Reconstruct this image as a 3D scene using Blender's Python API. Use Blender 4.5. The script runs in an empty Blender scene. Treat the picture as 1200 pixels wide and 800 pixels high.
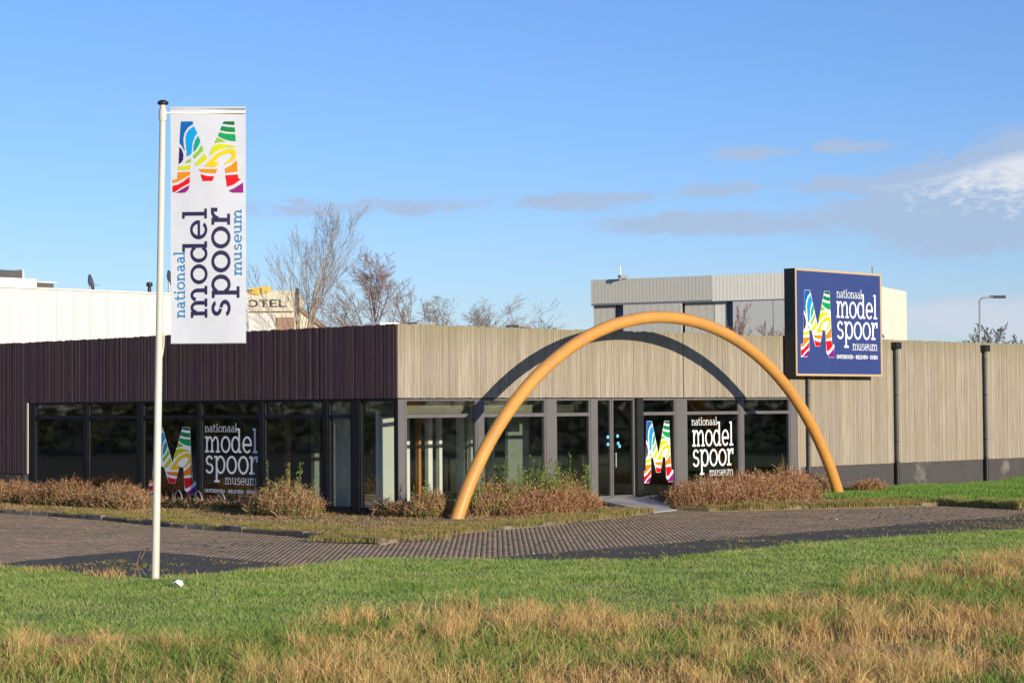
import bpy, math, random
import numpy as np
from mathutils import Vector, Matrix
random.seed(7); rng = np.random.default_rng(11)
S = bpy.context.scene
COL = S.collection

# ------------------------------------------------------------------ camera
cam = bpy.data.cameras.new('camera'); camo = bpy.data.objects.new('camera', cam); COL.objects.link(camo)
cam.sensor_width = 36.0; cam.lens = 2401.0/1200*36; cam.clip_start = 0.5; cam.clip_end = 6000
_r, _u, _d = (0.70103427, -0.71309088, -0.00723491), (-0.01797352, -0.02780991, 0.99945163), (0.71290104, 0.70051981, 0.03231245)
camo.matrix_world = Matrix(((_r[0], _u[0], -_d[0], -34.188), (_r[1], _u[1], -_d[1], -37.564), (_r[2], _u[2], -_d[2], 2.6), (0, 0, 0, 1)))
S.camera = camo

# ------------------------------------------------------------------ light, sky
SUN_EL, SUN_TO = math.radians(12.2), (-0.151, -0.9885)
sun_rot = math.atan2(SUN_TO[0], SUN_TO[1])
w = bpy.data.worlds.new('World'); S.world = w; w.use_nodes = True
nt = w.node_tree; nt.nodes.clear()
def N(t, typ, **kw):
    n = t.nodes.new(typ)
    for k, v in kw.items(): setattr(n, k, v)
    return n
def math_node(t, op, a, b=None, c=None):
    n = N(t, 'ShaderNodeMath', operation=op)
    for i, v in enumerate((a, b, c)):
        if v is None: continue
        if isinstance(v, (int, float)): n.inputs[i].default_value = v
        else: t.links.new(v, n.inputs[i])
    return n.outputs[0]
sky = N(nt, 'ShaderNodeTexSky', sky_type='NISHITA'); sky.sun_disc = False
sky.sun_elevation = SUN_EL; sky.sun_rotation = sun_rot
sky.air_density = 1.0; sky.dust_density = 0.1; sky.ozone_density = 5.0
tc = N(nt, 'ShaderNodeTexCoord'); sep = N(nt, 'ShaderNodeSeparateXYZ'); nt.links.new(tc.outputs['Generated'], sep.inputs[0])
X, Y, Z = sep.outputs
az = math_node(nt, 'MULTIPLY', math_node(nt, 'ARCTAN2', X, Y), 180/math.pi)
el = math_node(nt, 'MULTIPLY', math_node(nt, 'ARCSINE', Z), 180/math.pi)
cv = N(nt, 'ShaderNodeCombineXYZ'); nt.links.new(az, cv.inputs[0]); nt.links.new(el, cv.inputs[1])
def noise(t, vec, scale, detail=5, rough=.55, dist=0):
    n = N(t, 'ShaderNodeTexNoise'); n.inputs['Scale'].default_value = scale; n.inputs['Detail'].default_value = detail
    n.inputs['Roughness'].default_value = rough; n.inputs['Distortion'].default_value = dist
    if vec is not None: t.links.new(vec, n.inputs['Vector'])
    return n.outputs['Fac']
mp = N(nt, 'ShaderNodeMapping'); mp.inputs['Scale'].default_value = (1, 2.1, 1); nt.links.new(cv.outputs[0], mp.inputs[0])
cn = noise(nt, mp.outputs[0], .55, 7, .6, .4)
cfine = noise(nt, mp.outputs[0], 2.2, 6, .6)
lobes = None
for (a0, e0, sa, se, amp) in [(60.2, 5.7, 2.3, 1.2, .95), (57.0, 5.3, 2.1, .9, .66), (50.9, 5.1, 2.9, .36, .40), (46.7, 5.75, 1.7, .25, .30),
                              (54.7, 7.1, 1.3, .22, .28), (52.0, 7.0, 1.4, .22, .24), (54.6, 6.1, 1.3, .25, .28), (51.4, 6.05, 1.3, .22, .28),
                              (49.3, 5.85, 1.1, .2, .24), (40.5, 5.6, 4.2, .28, .30), (58.6, 2.3, 2.6, .6, .42), (49.0, 1.6, 2.2, .3, .20),
                              (20, 5, 8, 1.2, .3), (75, 6, 9, 1.6, .5), (100, 7, 12, 2, .45), (-30, 8, 20, 2, .4), (150, 9, 20, 2, .3)]:
    da = math_node(nt, 'DIVIDE', math_node(nt, 'SUBTRACT', az, a0), sa)
    de = math_node(nt, 'DIVIDE', math_node(nt, 'SUBTRACT', el, e0), se)
    g = math_node(nt, 'EXPONENT', math_node(nt, 'MULTIPLY', math_node(nt, 'ADD', math_node(nt, 'POWER', math_node(nt, 'ABSOLUTE', da), 2.0), math_node(nt, 'POWER', math_node(nt, 'ABSOLUTE', de), 2.0)), -1.0))
    g = math_node(nt, 'MULTIPLY', g, amp)
    lobes = g if lobes is None else math_node(nt, 'ADD', lobes, g)
raw = math_node(nt, 'ADD', lobes, math_node(nt, 'MULTIPLY', math_node(nt, 'SUBTRACT', cn, .5), .85))
raw = math_node(nt, 'ADD', raw, math_node(nt, 'MULTIPLY', math_node(nt, 'SUBTRACT', cfine, .5), .28))
mr = N(nt, 'ShaderNodeMapRange', interpolation_type='SMOOTHSTEP'); nt.links.new(raw, mr.inputs[0])
mr.inputs[1].default_value = .04; mr.inputs[2].default_value = .28; mr.inputs[3].default_value = 0; mr.inputs[4].default_value = 1
gate = N(nt, 'ShaderNodeMapRange'); nt.links.new(lobes, gate.inputs[0]); gate.inputs[1].default_value = .03; gate.inputs[2].default_value = .16
cmask = math_node(nt, 'MULTIPLY', math_node(nt, 'MULTIPLY', mr.outputs[0], gate.outputs[0]), .86)
# cloud colour: grey-lilac bodies, sun-white tops (towards the upper rim of the tall bank)
top = N(nt, 'ShaderNodeMapRange', interpolation_type='SMOOTHSTEP')
nt.links.new(math_node(nt, 'ADD', math_node(nt, 'ADD', el, math_node(nt, 'MULTIPLY', math_node(nt, 'SUBTRACT', az, 57.5), .16)), math_node(nt, 'MULTIPLY', math_node(nt, 'SUBTRACT', cfine, .5), 3.8)), top.inputs[0])
top.inputs[1].default_value = 5.35; top.inputs[2].default_value = 6.8
thick = N(nt, 'ShaderNodeMapRange'); nt.links.new(lobes, thick.inputs[0]); thick.inputs[1].default_value = .34; thick.inputs[2].default_value = .56
tmix = math_node(nt, 'MULTIPLY', top.outputs[0], thick.outputs[0])
low = N(nt, 'ShaderNodeMapRange'); nt.links.new(el, low.inputs[0]); low.inputs[1].default_value = 3.6; low.inputs[2].default_value = 2.6
tmix = math_node(nt, 'MAXIMUM', tmix, math_node(nt, 'MULTIPLY', low.outputs[0], .55))
ccol = N(nt, 'ShaderNodeMixRGB'); nt.links.new(tmix, ccol.inputs[0])
ccol.inputs[1].default_value = (2.55, 3.3, 4.55, 1); ccol.inputs[2].default_value = (5.0, 5.1, 5.3, 1)
tint = N(nt, 'ShaderNodeMixRGB', blend_type='MULTIPLY'); tint.inputs[0].default_value = 1
nt.links.new(sky.outputs[0], tint.inputs[1]); tint.inputs[2].default_value = (1.02, .93, 1.09, 1)
mixc = N(nt, 'ShaderNodeMixRGB'); nt.links.new(cmask, mixc.inputs[0]); nt.links.new(tint.outputs[0], mixc.inputs[1]); nt.links.new(ccol.outputs[0], mixc.inputs[2])
bg = N(nt, 'ShaderNodeBackground'); bg.inputs[1].default_value = 0.12; nt.links.new(mixc.outputs[0], bg.inputs[0])
wo = N(nt, 'ShaderNodeOutputWorld'); nt.links.new(bg.outputs[0], wo.inputs[0])
sl = bpy.data.lights.new('sun', 'SUN'); sl.energy = 4.3; sl.angle = math.radians(.5); sl.color = (1.0, .89, .71)
so = bpy.data.objects.new('sun', sl); COL.objects.link(so)
tosun = Vector((SUN_TO[0]*math.cos(SUN_EL), SUN_TO[1]*math.cos(SUN_EL), math.sin(SUN_EL)))
so.rotation_euler = (-tosun).to_track_quat('-Z', 'Y').to_euler(); so.location = (-20, -60, 30)
S.view_settings.view_transform = 'Standard'; S.view_settings.look = 'None'; S.view_settings.exposure = .42; S.view_settings.gamma = 1
S.render.engine = 'CYCLES'; S.cycles.max_bounces = 6; S.cycles.transparent_max_bounces = 12

# ------------------------------------------------------------------ materials
MATS = {}
def mat(name, c1, c2=None, rough=.7, scale=3.0, vec=(1, 1, 1), island=0.0, bump=0.0, bscale=None, metal=0.0, c3=None, s3=.4, t3=(.5, .65), spec=.4, detail=5):
    """two-tone noise colour, optional third tone in patches, optional per-piece value change, optional bump"""
    m = bpy.data.materials.new(name); MATS[name] = m; m.use_nodes = True; t = m.node_tree
    b = t.nodes['Principled BSDF']; b.inputs['Roughness'].default_value = rough; b.inputs['Metallic'].default_value = metal
    b.inputs['Specular IOR Level'].default_value = spec
    co = N(t, 'ShaderNodeTexCoord').outputs['Object']
    mp = N(t, 'ShaderNodeMapping'); mp.inputs['Scale'].default_value = vec; t.links.new(co, mp.inputs[0])
    fac = noise(t, mp.outputs[0], scale, detail, .6)
    mr = N(t, 'ShaderNodeMapRange'); t.links.new(fac, mr.inputs[0]); mr.inputs[1].default_value = .3; mr.inputs[2].default_value = .7
    mx = N(t, 'ShaderNodeMixRGB'); t.links.new(mr.outputs[0], mx.inputs[0])
    mx.inputs[1].default_value = (*c1, 1); mx.inputs[2].default_value = (*(c2 or c1), 1); out = mx.outputs[0]
    if c3:
        f3 = noise(t, co, s3, 4, .6); m3 = N(t, 'ShaderNodeMapRange'); t.links.new(f3, m3.inputs[0]); m3.inputs[1].default_value = t3[0]; m3.inputs[2].default_value = t3[1]
        x3 = N(t, 'ShaderNodeMixRGB'); t.links.new(m3.outputs[0], x3.inputs[0]); t.links.new(out, x3.inputs[1]); x3.inputs[2].default_value = (*c3, 1); out = x3.outputs[0]
    if island:
        g = N(t, 'ShaderNodeNewGeometry'); hv = N(t, 'ShaderNodeHueSaturation'); t.links.new(out, hv.inputs['Color'])
        iv = N(t, 'ShaderNodeMapRange'); t.links.new(g.outputs['Random Per Island'], iv.inputs[0]); iv.inputs[3].default_value = 1-island; iv.inputs[4].default_value = 1+island
        t.links.new(iv.outputs[0], hv.inputs['Value']); out = hv.outputs[0]
    t.links.new(out, b.inputs['Base Color'])
    if bump:
        bf = noise(t, mp.outputs[0], bscale or scale*3, 6, .65); bn = N(t, 'ShaderNodeBump'); bn.inputs['Strength'].default_value = bump; bn.inputs['Distance'].default_value = .02
        t.links.new(bf, bn.inputs['Height']); t.links.new(bn.outputs[0], b.inputs['Normal'])
    return m
def ramp_mat(name, cols, rough=.75, transl=0.0, patch=None, spec=.25):
    """colour picked at random for every separate leaf or blade; patch = (scale, shift) biases the pick by a ground noise"""
    m = bpy.data.materials.new(name); MATS[name] = m; m.use_nodes = True; t = m.node_tree; b = t.nodes['Principled BSDF']
    b.inputs['Roughness'].default_value = rough; b.inputs['Specular IOR Level'].default_value = spec
    f = N(t, 'ShaderNodeNewGeometry').outputs['Random Per Island']
    if patch:
        co = N(t, 'ShaderNodeTexCoord').outputs['Object']
        pn = noise(t, co, patch[0], 4, .6); f = math_node(t, 'ADD', math_node(t, 'MULTIPLY', f, 1-patch[1]*.5), math_node(t, 'MULTIPLY', math_node(t, 'SUBTRACT', pn, .42), patch[1]*2))
    r = N(t, 'ShaderNodeValToRGB'); t.links.new(f, r.inputs[0]); e = r.color_ramp.elements
    for i, c in enumerate(cols):
        p = i/(len(cols)-1)
        if i == 0: e[0].position = 0; el_ = e[0]
        elif i == len(cols)-1: e[-1].position = 1; el_ = e[-1]
        else: el_ = e.new(p)
        el_.color = (*c, 1)
    t.links.new(r.outputs[0], b.inputs['Base Color'])
    if transl:
        tr = N(t, 'ShaderNodeBsdfTranslucent'); t.links.new(r.outputs[0], tr.inputs[0]); mx = N(t, 'ShaderNodeMixShader'); mx.inputs[0].default_value = transl
        t.links.new(b.outputs[0], mx.inputs[1]); t.links.new(tr.outputs[0], mx.inputs[2]); t.links.new(mx.outputs[0], t.nodes['Material Output'].inputs[0])
    return m
def plain(name, c, rough=.6, metal=0, spec=.4):
    return mat(name, c, tuple(v*.92 for v in c), rough, 4, metal=metal, spec=spec)

def wood_mat(name, c1, c2, c3, island, tops=None):
    """weathered boards: long vertical streaks, each board its own tone, algae along top and bottom edges"""
    m = mat(name, c1, c2, .85, 2.2, (22, 22, .5), island, .3, 6, c3=c3, s3=.5, t3=(.5, .72), spec=.15)
    if tops:
        t = m.node_tree; b = t.nodes['Principled BSDF']; src = b.inputs['Base Color'].links[0].from_socket
        co = N(t, 'ShaderNodeTexCoord').outputs['Object']; sp = N(t, 'ShaderNodeSeparateXYZ'); t.links.new(co, sp.inputs[0])
        mp = N(t, 'ShaderNodeMapping'); mp.inputs['Scale'].default_value = (5, 5, .8); t.links.new(co, mp.inputs[0]); nz = noise(t, mp.outputs[0], 1.6, 5, .65)
        z = math_node(t, 'ADD', sp.outputs[2], math_node(t, 'MULTIPLY', math_node(t, 'SUBTRACT', nz, .5), 1.6)); mr = N(t, 'ShaderNodeMapRange'); t.links.new(z, mr.inputs[0]); mr.inputs[1].default_value = 4.0; mr.inputs[2].default_value = 4.8; mr.inputs[4].default_value = .6
        mx = N(t, 'ShaderNodeMixRGB'); t.links.new(mr.outputs[0], mx.inputs[0]); t.links.new(src, mx.inputs[1]); mx.inputs[2].default_value = (*tops, 1); t.links.new(mx.outputs[0], b.inputs['Base Color'])
    return m
wood_mat('pale_boards', (.21, .177, .132), (.40, .347, .275), (.30, .25, .18), .13, (.215, .187, .095))
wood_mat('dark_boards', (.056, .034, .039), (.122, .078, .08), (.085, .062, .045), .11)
mat('cream_board', (.66, .56, .38), (.72, .62, .45), .7, 2)
mat('plinth_dark', (.055, .050, .048), (.075, .067, .064), .85, 1.5, c3=(.2, .18, .16), s3=.8, t3=(.6, .75), bump=.2)
mat('frame_grey', (.115, .108, .107), (.145, .137, .134), .45, 2, (1, 1, .3))
mat('frame_shaded', (.010, .0105, .013), (.017, .017, .02), .7, 2, spec=.2)  # left-facade copy of the grey frame, its shade put into the colour
mat('black_steel', (.012, .012, .013), (.022, .021, .021), .45, 3)
mat('pipe_grey', (.05, .05, .052), (.085, .084, .085), .5, 2, (1, 1, .4))
mat('roof_felt', (.07, .07, .072), (.1, .1, .1), .9, 1)
mat('white_paint', (.80, .77, .71), (.74, .71, .64), .45, 1.2, (3, 3, .5))
mat('pole_white', (.64, .61, .53), (.54, .50, .41), .4, 1.4, (4, 4, .35))
mat('white_wall', (.66, .645, .60), (.62, .60, .55), .75, .5, (6, 6, .2), island=.015)
mat('orange_paint', (.64, .305, .068), (.56, .262, .058), .42, 1.1, c3=(.42, .24, .09), s3=1.9, t3=(.46, .78), bump=.05, detail=8)
mat('concrete', (.33, .32, .315), (.42, .41, .40), .9, 3, bump=.3, c3=(.24, .23, .2), s3=1.2)
mat('kerb_concrete', (.20, .17, .14), (.30, .26, .21), .95, 4, bump=.4, c3=(.07, .07, .035), s3=2.0, t3=(.45, .65))
mat('brick_clay', (.29, .198, .122), (.40, .285, .18), .85, 2.5, island=.15, c3=(.25, .20, .115), s3=.55, t3=(.45, .68))
mat('joint_sand', (.085, .072, .05), (.13, .11, .075), 1, 6)
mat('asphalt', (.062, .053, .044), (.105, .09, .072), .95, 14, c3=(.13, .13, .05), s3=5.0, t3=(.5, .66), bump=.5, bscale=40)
mat('soil', (.17, .125, .075), (.30, .22, .13), 1, 5, c3=(.12, .15, .045), s3=1.2, bump=.5)
mat('turf', (.13, .18, .04), (.21, .25, .07), 1, 4, c3=(.22, .17, .08), s3=.35, bump=.6)
mat('land', (.06, .085, .03), (.085, .1, .04), 1, .05)
mat('bark_pale', (.40, .34, .26), (.28, .23, .18), .9, 6)
mat('bark_brown', (.19, .135, .11), (.12, .085, .07), .9, 6)
ramp_mat('lawn_blade', [(.11, .19, .035), (.20, .31, .055), (.275, .385, .085), (.35, .42, .115), (.44, .42, .16), (.46, .34, .16)], .6, .25, (1.1, .8))
ramp_mat('dry_blade', [(.12, .18, .04), (.34, .29, .085), (.62, .42, .155), (.71, .52, .225), (.64, .36, .145), (.48, .23, .10), (.25, .115, .055)], .75, .15, (1.5, .6))
ramp_mat('litter_blade', [(.20, .10, .055), (.38, .2, .10), (.50, .29, .15), (.58, .40, .2)], .8)
ramp_mat('fringe_blade', [(.10, .18, .03), (.17, .27, .05), (.26, .3, .08), (.46, .36, .15), (.54, .38, .17), (.38, .24, .11)], .75, .15, (.9, .6))
ramp_mat('green_blade', [(.08, .16, .025), (.15, .25, .04), (.21, .32, .055), (.30, .37, .09)], .6, .25)
ramp_mat('edge_blade', [(.05, .09, .015), (.12, .16, .03), (.18, .2, .045), (.34, .25, .09), (.46, .32, .13), (.30, .17, .075), (.17, .095, .045)], .75, .15, (1.6, .55))
ramp_mat('verge_blade', [(.06, .15, .02), (.11, .27, .03), (.15, .33, .045), (.20, .36, .06), (.42, .36, .14)], .6, .25)
ramp_mat('red_leaf', [(.09, .04, .025), (.26, .10, .05), (.42, .17, .08), (.54, .31, .14), (.24, .25, .07), (.38, .13, .065)], .7, .15)
ramp_mat('tan_leaf', [(.09, .08, .03), (.28, .20, .06), (.46, .29, .11), (.56, .40, .17), (.20, .26, .055), (.38, .15, .07)], .7, .15)
ramp_mat('sprig_leaf', [(.09, .14, .025), (.17, .22, .05), (.26, .29, .09)], .6, .25)
ramp_mat('dark_leaf', [(.02, .025, .014), (.05, .06, .022), (.09, .085, .035)], .7, .1)
ramp_mat('wood_leaf', [(.03, .035, .02), (.06, .07, .03), (.10, .10, .045), (.13, .10, .06)], .8)
ramp_mat('winter_twig', [(.22, .18, .15), (.33, .28, .23), (.15, .12, .10)], .9)
ramp_mat('shrub_twig', [(.13, .06, .04), (.32, .14, .08), (.46, .25, .13), (.52, .36, .20), (.22, .095, .06)], .9)
ramp_mat('russet_twig', [(.22, .13, .10), (.31, .20, .15), (.16, .10, .085)], .9)
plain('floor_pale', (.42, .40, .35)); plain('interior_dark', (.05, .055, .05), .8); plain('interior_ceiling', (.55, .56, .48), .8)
plain('lit_ceiling_olive', (.17, .165, .115), .8); plain('interior_pale', (.55, .58, .49), .7); plain('interior_white', (.80, .80, .76), .6); plain('interior_panel', (.36, .38, .33), .7); plain('interior_orange', (.50, .22, .07), .6)
plain('letter_white', (.86, .86, .86), .5); plain('letter_navy', (.012, .008, .058), .6); plain('letter_blue', (.006, .18, .42), .6)
plain('banner_cloth', (.54, .56, .62), .75, spec=.15); plain('sign_blue', (.030, .052, .19), .5); plain('sign_rim', (.52, .38, .21), .5)
plain('cladding_grey', (.50, .49, .43), .6); plain('cladding_pale', (.72, .71, .63), .6); plain('cladding_cream', (.72, .68, .56), .6); plain('panel_blue', (.50, .51, .50), .5)
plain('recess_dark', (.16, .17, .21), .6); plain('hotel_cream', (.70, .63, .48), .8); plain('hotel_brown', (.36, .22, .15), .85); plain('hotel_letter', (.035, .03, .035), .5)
plain('toucan_yellow', (.78, .50, .06), .5); plain('metal_grey', (.35, .35, .36), .5, .3); plain('dish_grey', (.25, .26, .28), .6); plain('sticker_cyan', (.15, .55, .75), .5)
plain('plastic_bag', (.85, .85, .83), .4)
LOGO = dict(lb=(.0, .13, .47), cy=(.0, .36, .83), nv=(.02, .013, .13), te=(.0, .38, .26), gr=(.27, .55, .03), li=(.66, .71, .005), orr=(.90, .28, .006), rd=(.78, .003, .012), pu=(.30, .01, .22), dg=(.0, .15, .045), g2=(.0, .26, .06), g3=(.0, .37, .09), ye=(.98, .63, .012))
for k, c in LOGO.items(): plain('logo_'+k, tuple(v*.78 for v in c), .55, spec=.2)
def glass_mat(name, tint, refl=1.0):
    m = bpy.data.materials.new(name); MATS[name] = m; m.use_nodes = True; t = m.node_tree; t.nodes.clear()
    tr = N(t, 'ShaderNodeBsdfTransparent'); tr.inputs[0].default_value = (*tint, 1)
    gl = N(t, 'ShaderNodeBsdfGlossy'); gl.inputs['Roughness'].default_value = .03; gl.inputs[0].default_value = (refl, refl, refl, 1)
    lw = N(t, 'ShaderNodeLayerWeight'); lw.inputs['Blend'].default_value = .5
    fr = math_node(t, 'ADD', math_node(t, 'MULTIPLY', math_node(t, 'POWER', lw.outputs['Facing'], 5.0), .9), .10)
    co = N(t, 'ShaderNodeTexCoord').outputs['Object']; nf = noise(t, co, .7, 2); bn = N(t, 'ShaderNodeBump'); bn.inputs['Strength'].default_value = .05; bn.inputs['Distance'].default_value = .05
    t.links.new(nf, bn.inputs['Height']); t.links.new(bn.outputs[0], gl.inputs['Normal'])
    mx = N(t, 'ShaderNodeMixShader'); t.links.new(fr, mx.inputs[0]); t.links.new(tr.outputs[0], mx.inputs[1]); t.links.new(gl.outputs[0], mx.inputs[2])
    o = N(t, 'ShaderNodeOutputMaterial'); t.links.new(mx.outputs[0], o.inputs[0]); return m
glass_mat('window_glass', (.95, .97, .955)); glass_mat('smoked_glass', (.68, .72, .70))

# ------------------------------------------------------------------ building helpers
def tag(o, label=None, cat=None, group=None, kind=None):
    if label: o['label'] = label
    if cat: o['category'] = cat
    if group: o['group'] = group
    if kind: o['kind'] = kind
    return o
def empty(name, loc, label, cat, group=None):
    o = bpy.data.objects.new(name, None); COL.objects.link(o); o.location = loc; o.empty_display_size = .3
    return tag(o, label, cat, group)
def root_loc(p):
    v = Vector((0, 0, 0))
    while p is not None: v += p.location; p = p.parent
    return v
class MB:
    def __init__(s): s.v = []; s.f = []; s.mi = []
    def add(s, vs, fs, mi=0):
        k = len(s.v); s.v += [tuple(q) for q in vs]; s.f += [tuple(i+k for i in f) for f in fs]; s.mi += [mi]*len(fs); return s
    def box(s, x0, x1, y0, y1, z0, z1, mi=0):
        return s.add([(x0, y0, z0), (x1, y0, z0), (x1, y1, z0), (x0, y1, z0), (x0, y0, z1), (x1, y0, z1), (x1, y1, z1), (x0, y1, z1)],
                     [(0, 3, 2, 1), (4, 5, 6, 7), (0, 1, 5, 4), (1, 2, 6, 5), (2, 3, 7, 6), (3, 0, 4, 7)], mi)
    def obox(s, o, u, n, su, sn, z0, z1, mi=0):
        """box from point o along horizontal u for su, along n for sn"""
        o, u, n = Vector((o[0], o[1], 0)), Vector((u[0], u[1], 0)), Vector((n[0], n[1], 0))
        q = [o, o+u*su, o+u*su+n*sn, o+n*sn]
        return s.add([(a.x, a.y, z0) for a in q]+[(a.x, a.y, z1) for a in q], [(0, 3, 2, 1), (4, 5, 6, 7), (0, 1, 5, 4), (1, 2, 6, 5), (2, 3, 7, 6), (3, 0, 4, 7)], mi)
    def tube(s, pts, rad, n=8, mi=0, cap=True):
        pts = [Vector(q) for q in pts]; rad = rad if isinstance(rad, (list, tuple)) else [rad]*len(pts); k = len(s.v)
        for i, q in enumerate(pts):
            d = (pts[min(i+1, len(pts)-1)]-pts[max(i-1, 0)]).normalized()
            a = d.orthogonal().normalized() if i == 0 else (a - d*a.dot(d)).normalized()
            b = d.cross(a)
            for j in range(n):
                t = 2*math.pi*j/n; c = q+(a*math.cos(t)+b*math.sin(t))*rad[i]; s.v.append(tuple(c))
        for i in range(len(pts)-1):
            for j in range(n):
                s.f.append((k+i*n+j, k+i*n+(j+1) % n, k+(i+1)*n+(j+1) % n, k+(i+1)*n+j)); s.mi.append(mi)
        if cap:
            s.f.append(tuple(k+j for j in reversed(range(n)))); s.f.append(tuple(k+(len(pts)-1)*n+j for j in range(n))); s.mi += [mi, mi]
        return s
    def lathe(s, c, prof, n=16, mi=0):
        return s.tube([(c[0], c[1], c[2]+z) for r, z in prof], [max(r, .001) for r, z in prof], n, mi)
    def poly(s, pts, mi=0): return s.add(pts, [tuple(range(len(pts)))], mi)
    def slab(s, pts2, z0, z1, mi=0):
        n = len(pts2); return s.add([(x, y, z0) for x, y in pts2]+[(x, y, z1) for x, y in pts2], [tuple(range(n, 2*n)), tuple(reversed(range(n)))]+[(i, (i+1) % n, n+(i+1) % n, n+i) for i in range(n)], mi)
    def build(s, name, mats, parent=None, smooth=False, bevel=0):
        if isinstance(mats, str): mats = [mats]
        o_ = root_loc(parent)
        me = bpy.data.meshes.new(name); me.from_pydata([(x-o_.x, y-o_.y, z-o_.z) for x, y, z in s.v], [], s.f)
        for m in mats: me.materials.append(MATS[m])
        me.polygons.foreach_set('material_index', s.mi)
        if smooth: me.polygons.foreach_set('use_smooth', [True]*len(me.polygons))
        me.update(); ob = bpy.data.objects.new(name, me); COL.objects.link(ob)
        if parent is not None: ob.parent = parent
        if smooth:
            try: me.set_sharp_from_angle(angle=math.radians(45))
            except Exception: pass
        if bevel:
            b = ob.modifiers.new('bevel', 'BEVEL'); b.width = bevel; b.segments = 2; b.limit_method = 'ANGLE'
        return ob
def mesh_np(name, verts, faces_flat, nper, material, parent=None, kind=None):
    """fast mesh: verts (N,3), faces as flat index array, nper = vertices of each face (array)"""
    o_ = root_loc(parent); verts = np.asarray(verts, np.float32)-np.array(o_, np.float32)
    me = bpy.data.meshes.new(name); me.vertices.add(len(verts)); me.vertices.foreach_set('co', verts.ravel())
    me.loops.add(len(faces_flat)); me.loops.foreach_set('vertex_index', np.asarray(faces_flat, np.int32))
    nper = np.asarray(nper, np.int32); me.polygons.add(len(nper)); st = np.concatenate([[0], np.cumsum(nper)[:-1]]).astype(np.int32)
    me.polygons.foreach_set('loop_start', st)
    me.update(calc_edges=True); me.materials.append(MATS[material]); ob = bpy.data.objects.new(name, me); COL.objects.link(ob)
    if parent is not None: ob.parent = parent
    if kind: ob['kind'] = kind
    return ob
def inside(P, poly):
    x, y = P[:, 0], P[:, 1]; r = np.zeros(len(P), bool); n = len(poly)
    for i in range(n):
        x0, y0 = poly[i]; x1, y1 = poly[(i+1) % n]
        if y0 == y1: continue
        c = ((y0 > y) != (y1 > y)) & (x < (x1-x0)*(y-y0)/(y1-y0)+x0); r ^= c
    return r
def blades(base, h, width, lean, bent=True):
    """grass blades: base (N,3), h (N), width (N), lean (N) sideways reach; one triangle or a bent quad plus tip"""
    n = len(base); yaw = rng.uniform(0, 2*np.pi, n); la = rng.uniform(0, 2*np.pi, n)
    sx, sy = np.cos(yaw)*width/2, np.sin(yaw)*width/2; lx, ly = np.cos(la)*lean, np.sin(la)*lean
    z = np.zeros(n); side = np.stack([sx, sy, z], 1)
    tip = base+np.stack([lx, ly, h], 1)
    if not bent:
        v = np.stack([base-side, base+side, tip], 1).reshape(-1, 3); return v, np.arange(3*n), np.full(n, 3)
    mid = base+np.stack([lx*.3, ly*.3, h*.62], 1)
    v = np.stack([base-side, base+side, mid+side*.75, mid-side*.75, tip], 1).reshape(-1, 3)
    k = np.arange(n)[:, None]*5; f = np.concatenate([k+[0, 1, 2, 3], k+[3, 2, 4]], 1).ravel()
    return v, f, np.tile([4, 3], n)
def cards(c, size, asp=.45, up=0.0):
    """small diamond leaves at c with random facing"""
    n = len(c); a = rng.normal(size=(n, 3)); a[:, 2] += up; a /= np.linalg.norm(a, axis=1)[:, None]
    b = np.cross(a, rng.normal(size=(n, 3))); b /= np.linalg.norm(b, axis=1)[:, None]
    s = size[:, None]; v = np.stack([c-a*s*.5, c+b*s*asp*.5, c+a*s*.5, c-b*s*asp*.5], 1).reshape(-1, 3)
    return v, np.arange(4*n), np.full(n, 4)
def ribbons(p0, p1, w0, w1):
    n = len(p0); d = p1-p0; b = np.cross(d, rng.normal(size=(n, 3))); b /= np.linalg.norm(b, axis=1)[:, None]+1e-9
    v = np.stack([p0-b*w0, p0+b*w0, p1+b*w1, p1-b*w1], 1).reshape(-1, 3); return v, np.arange(4*n), np.full(n, 4)

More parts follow.
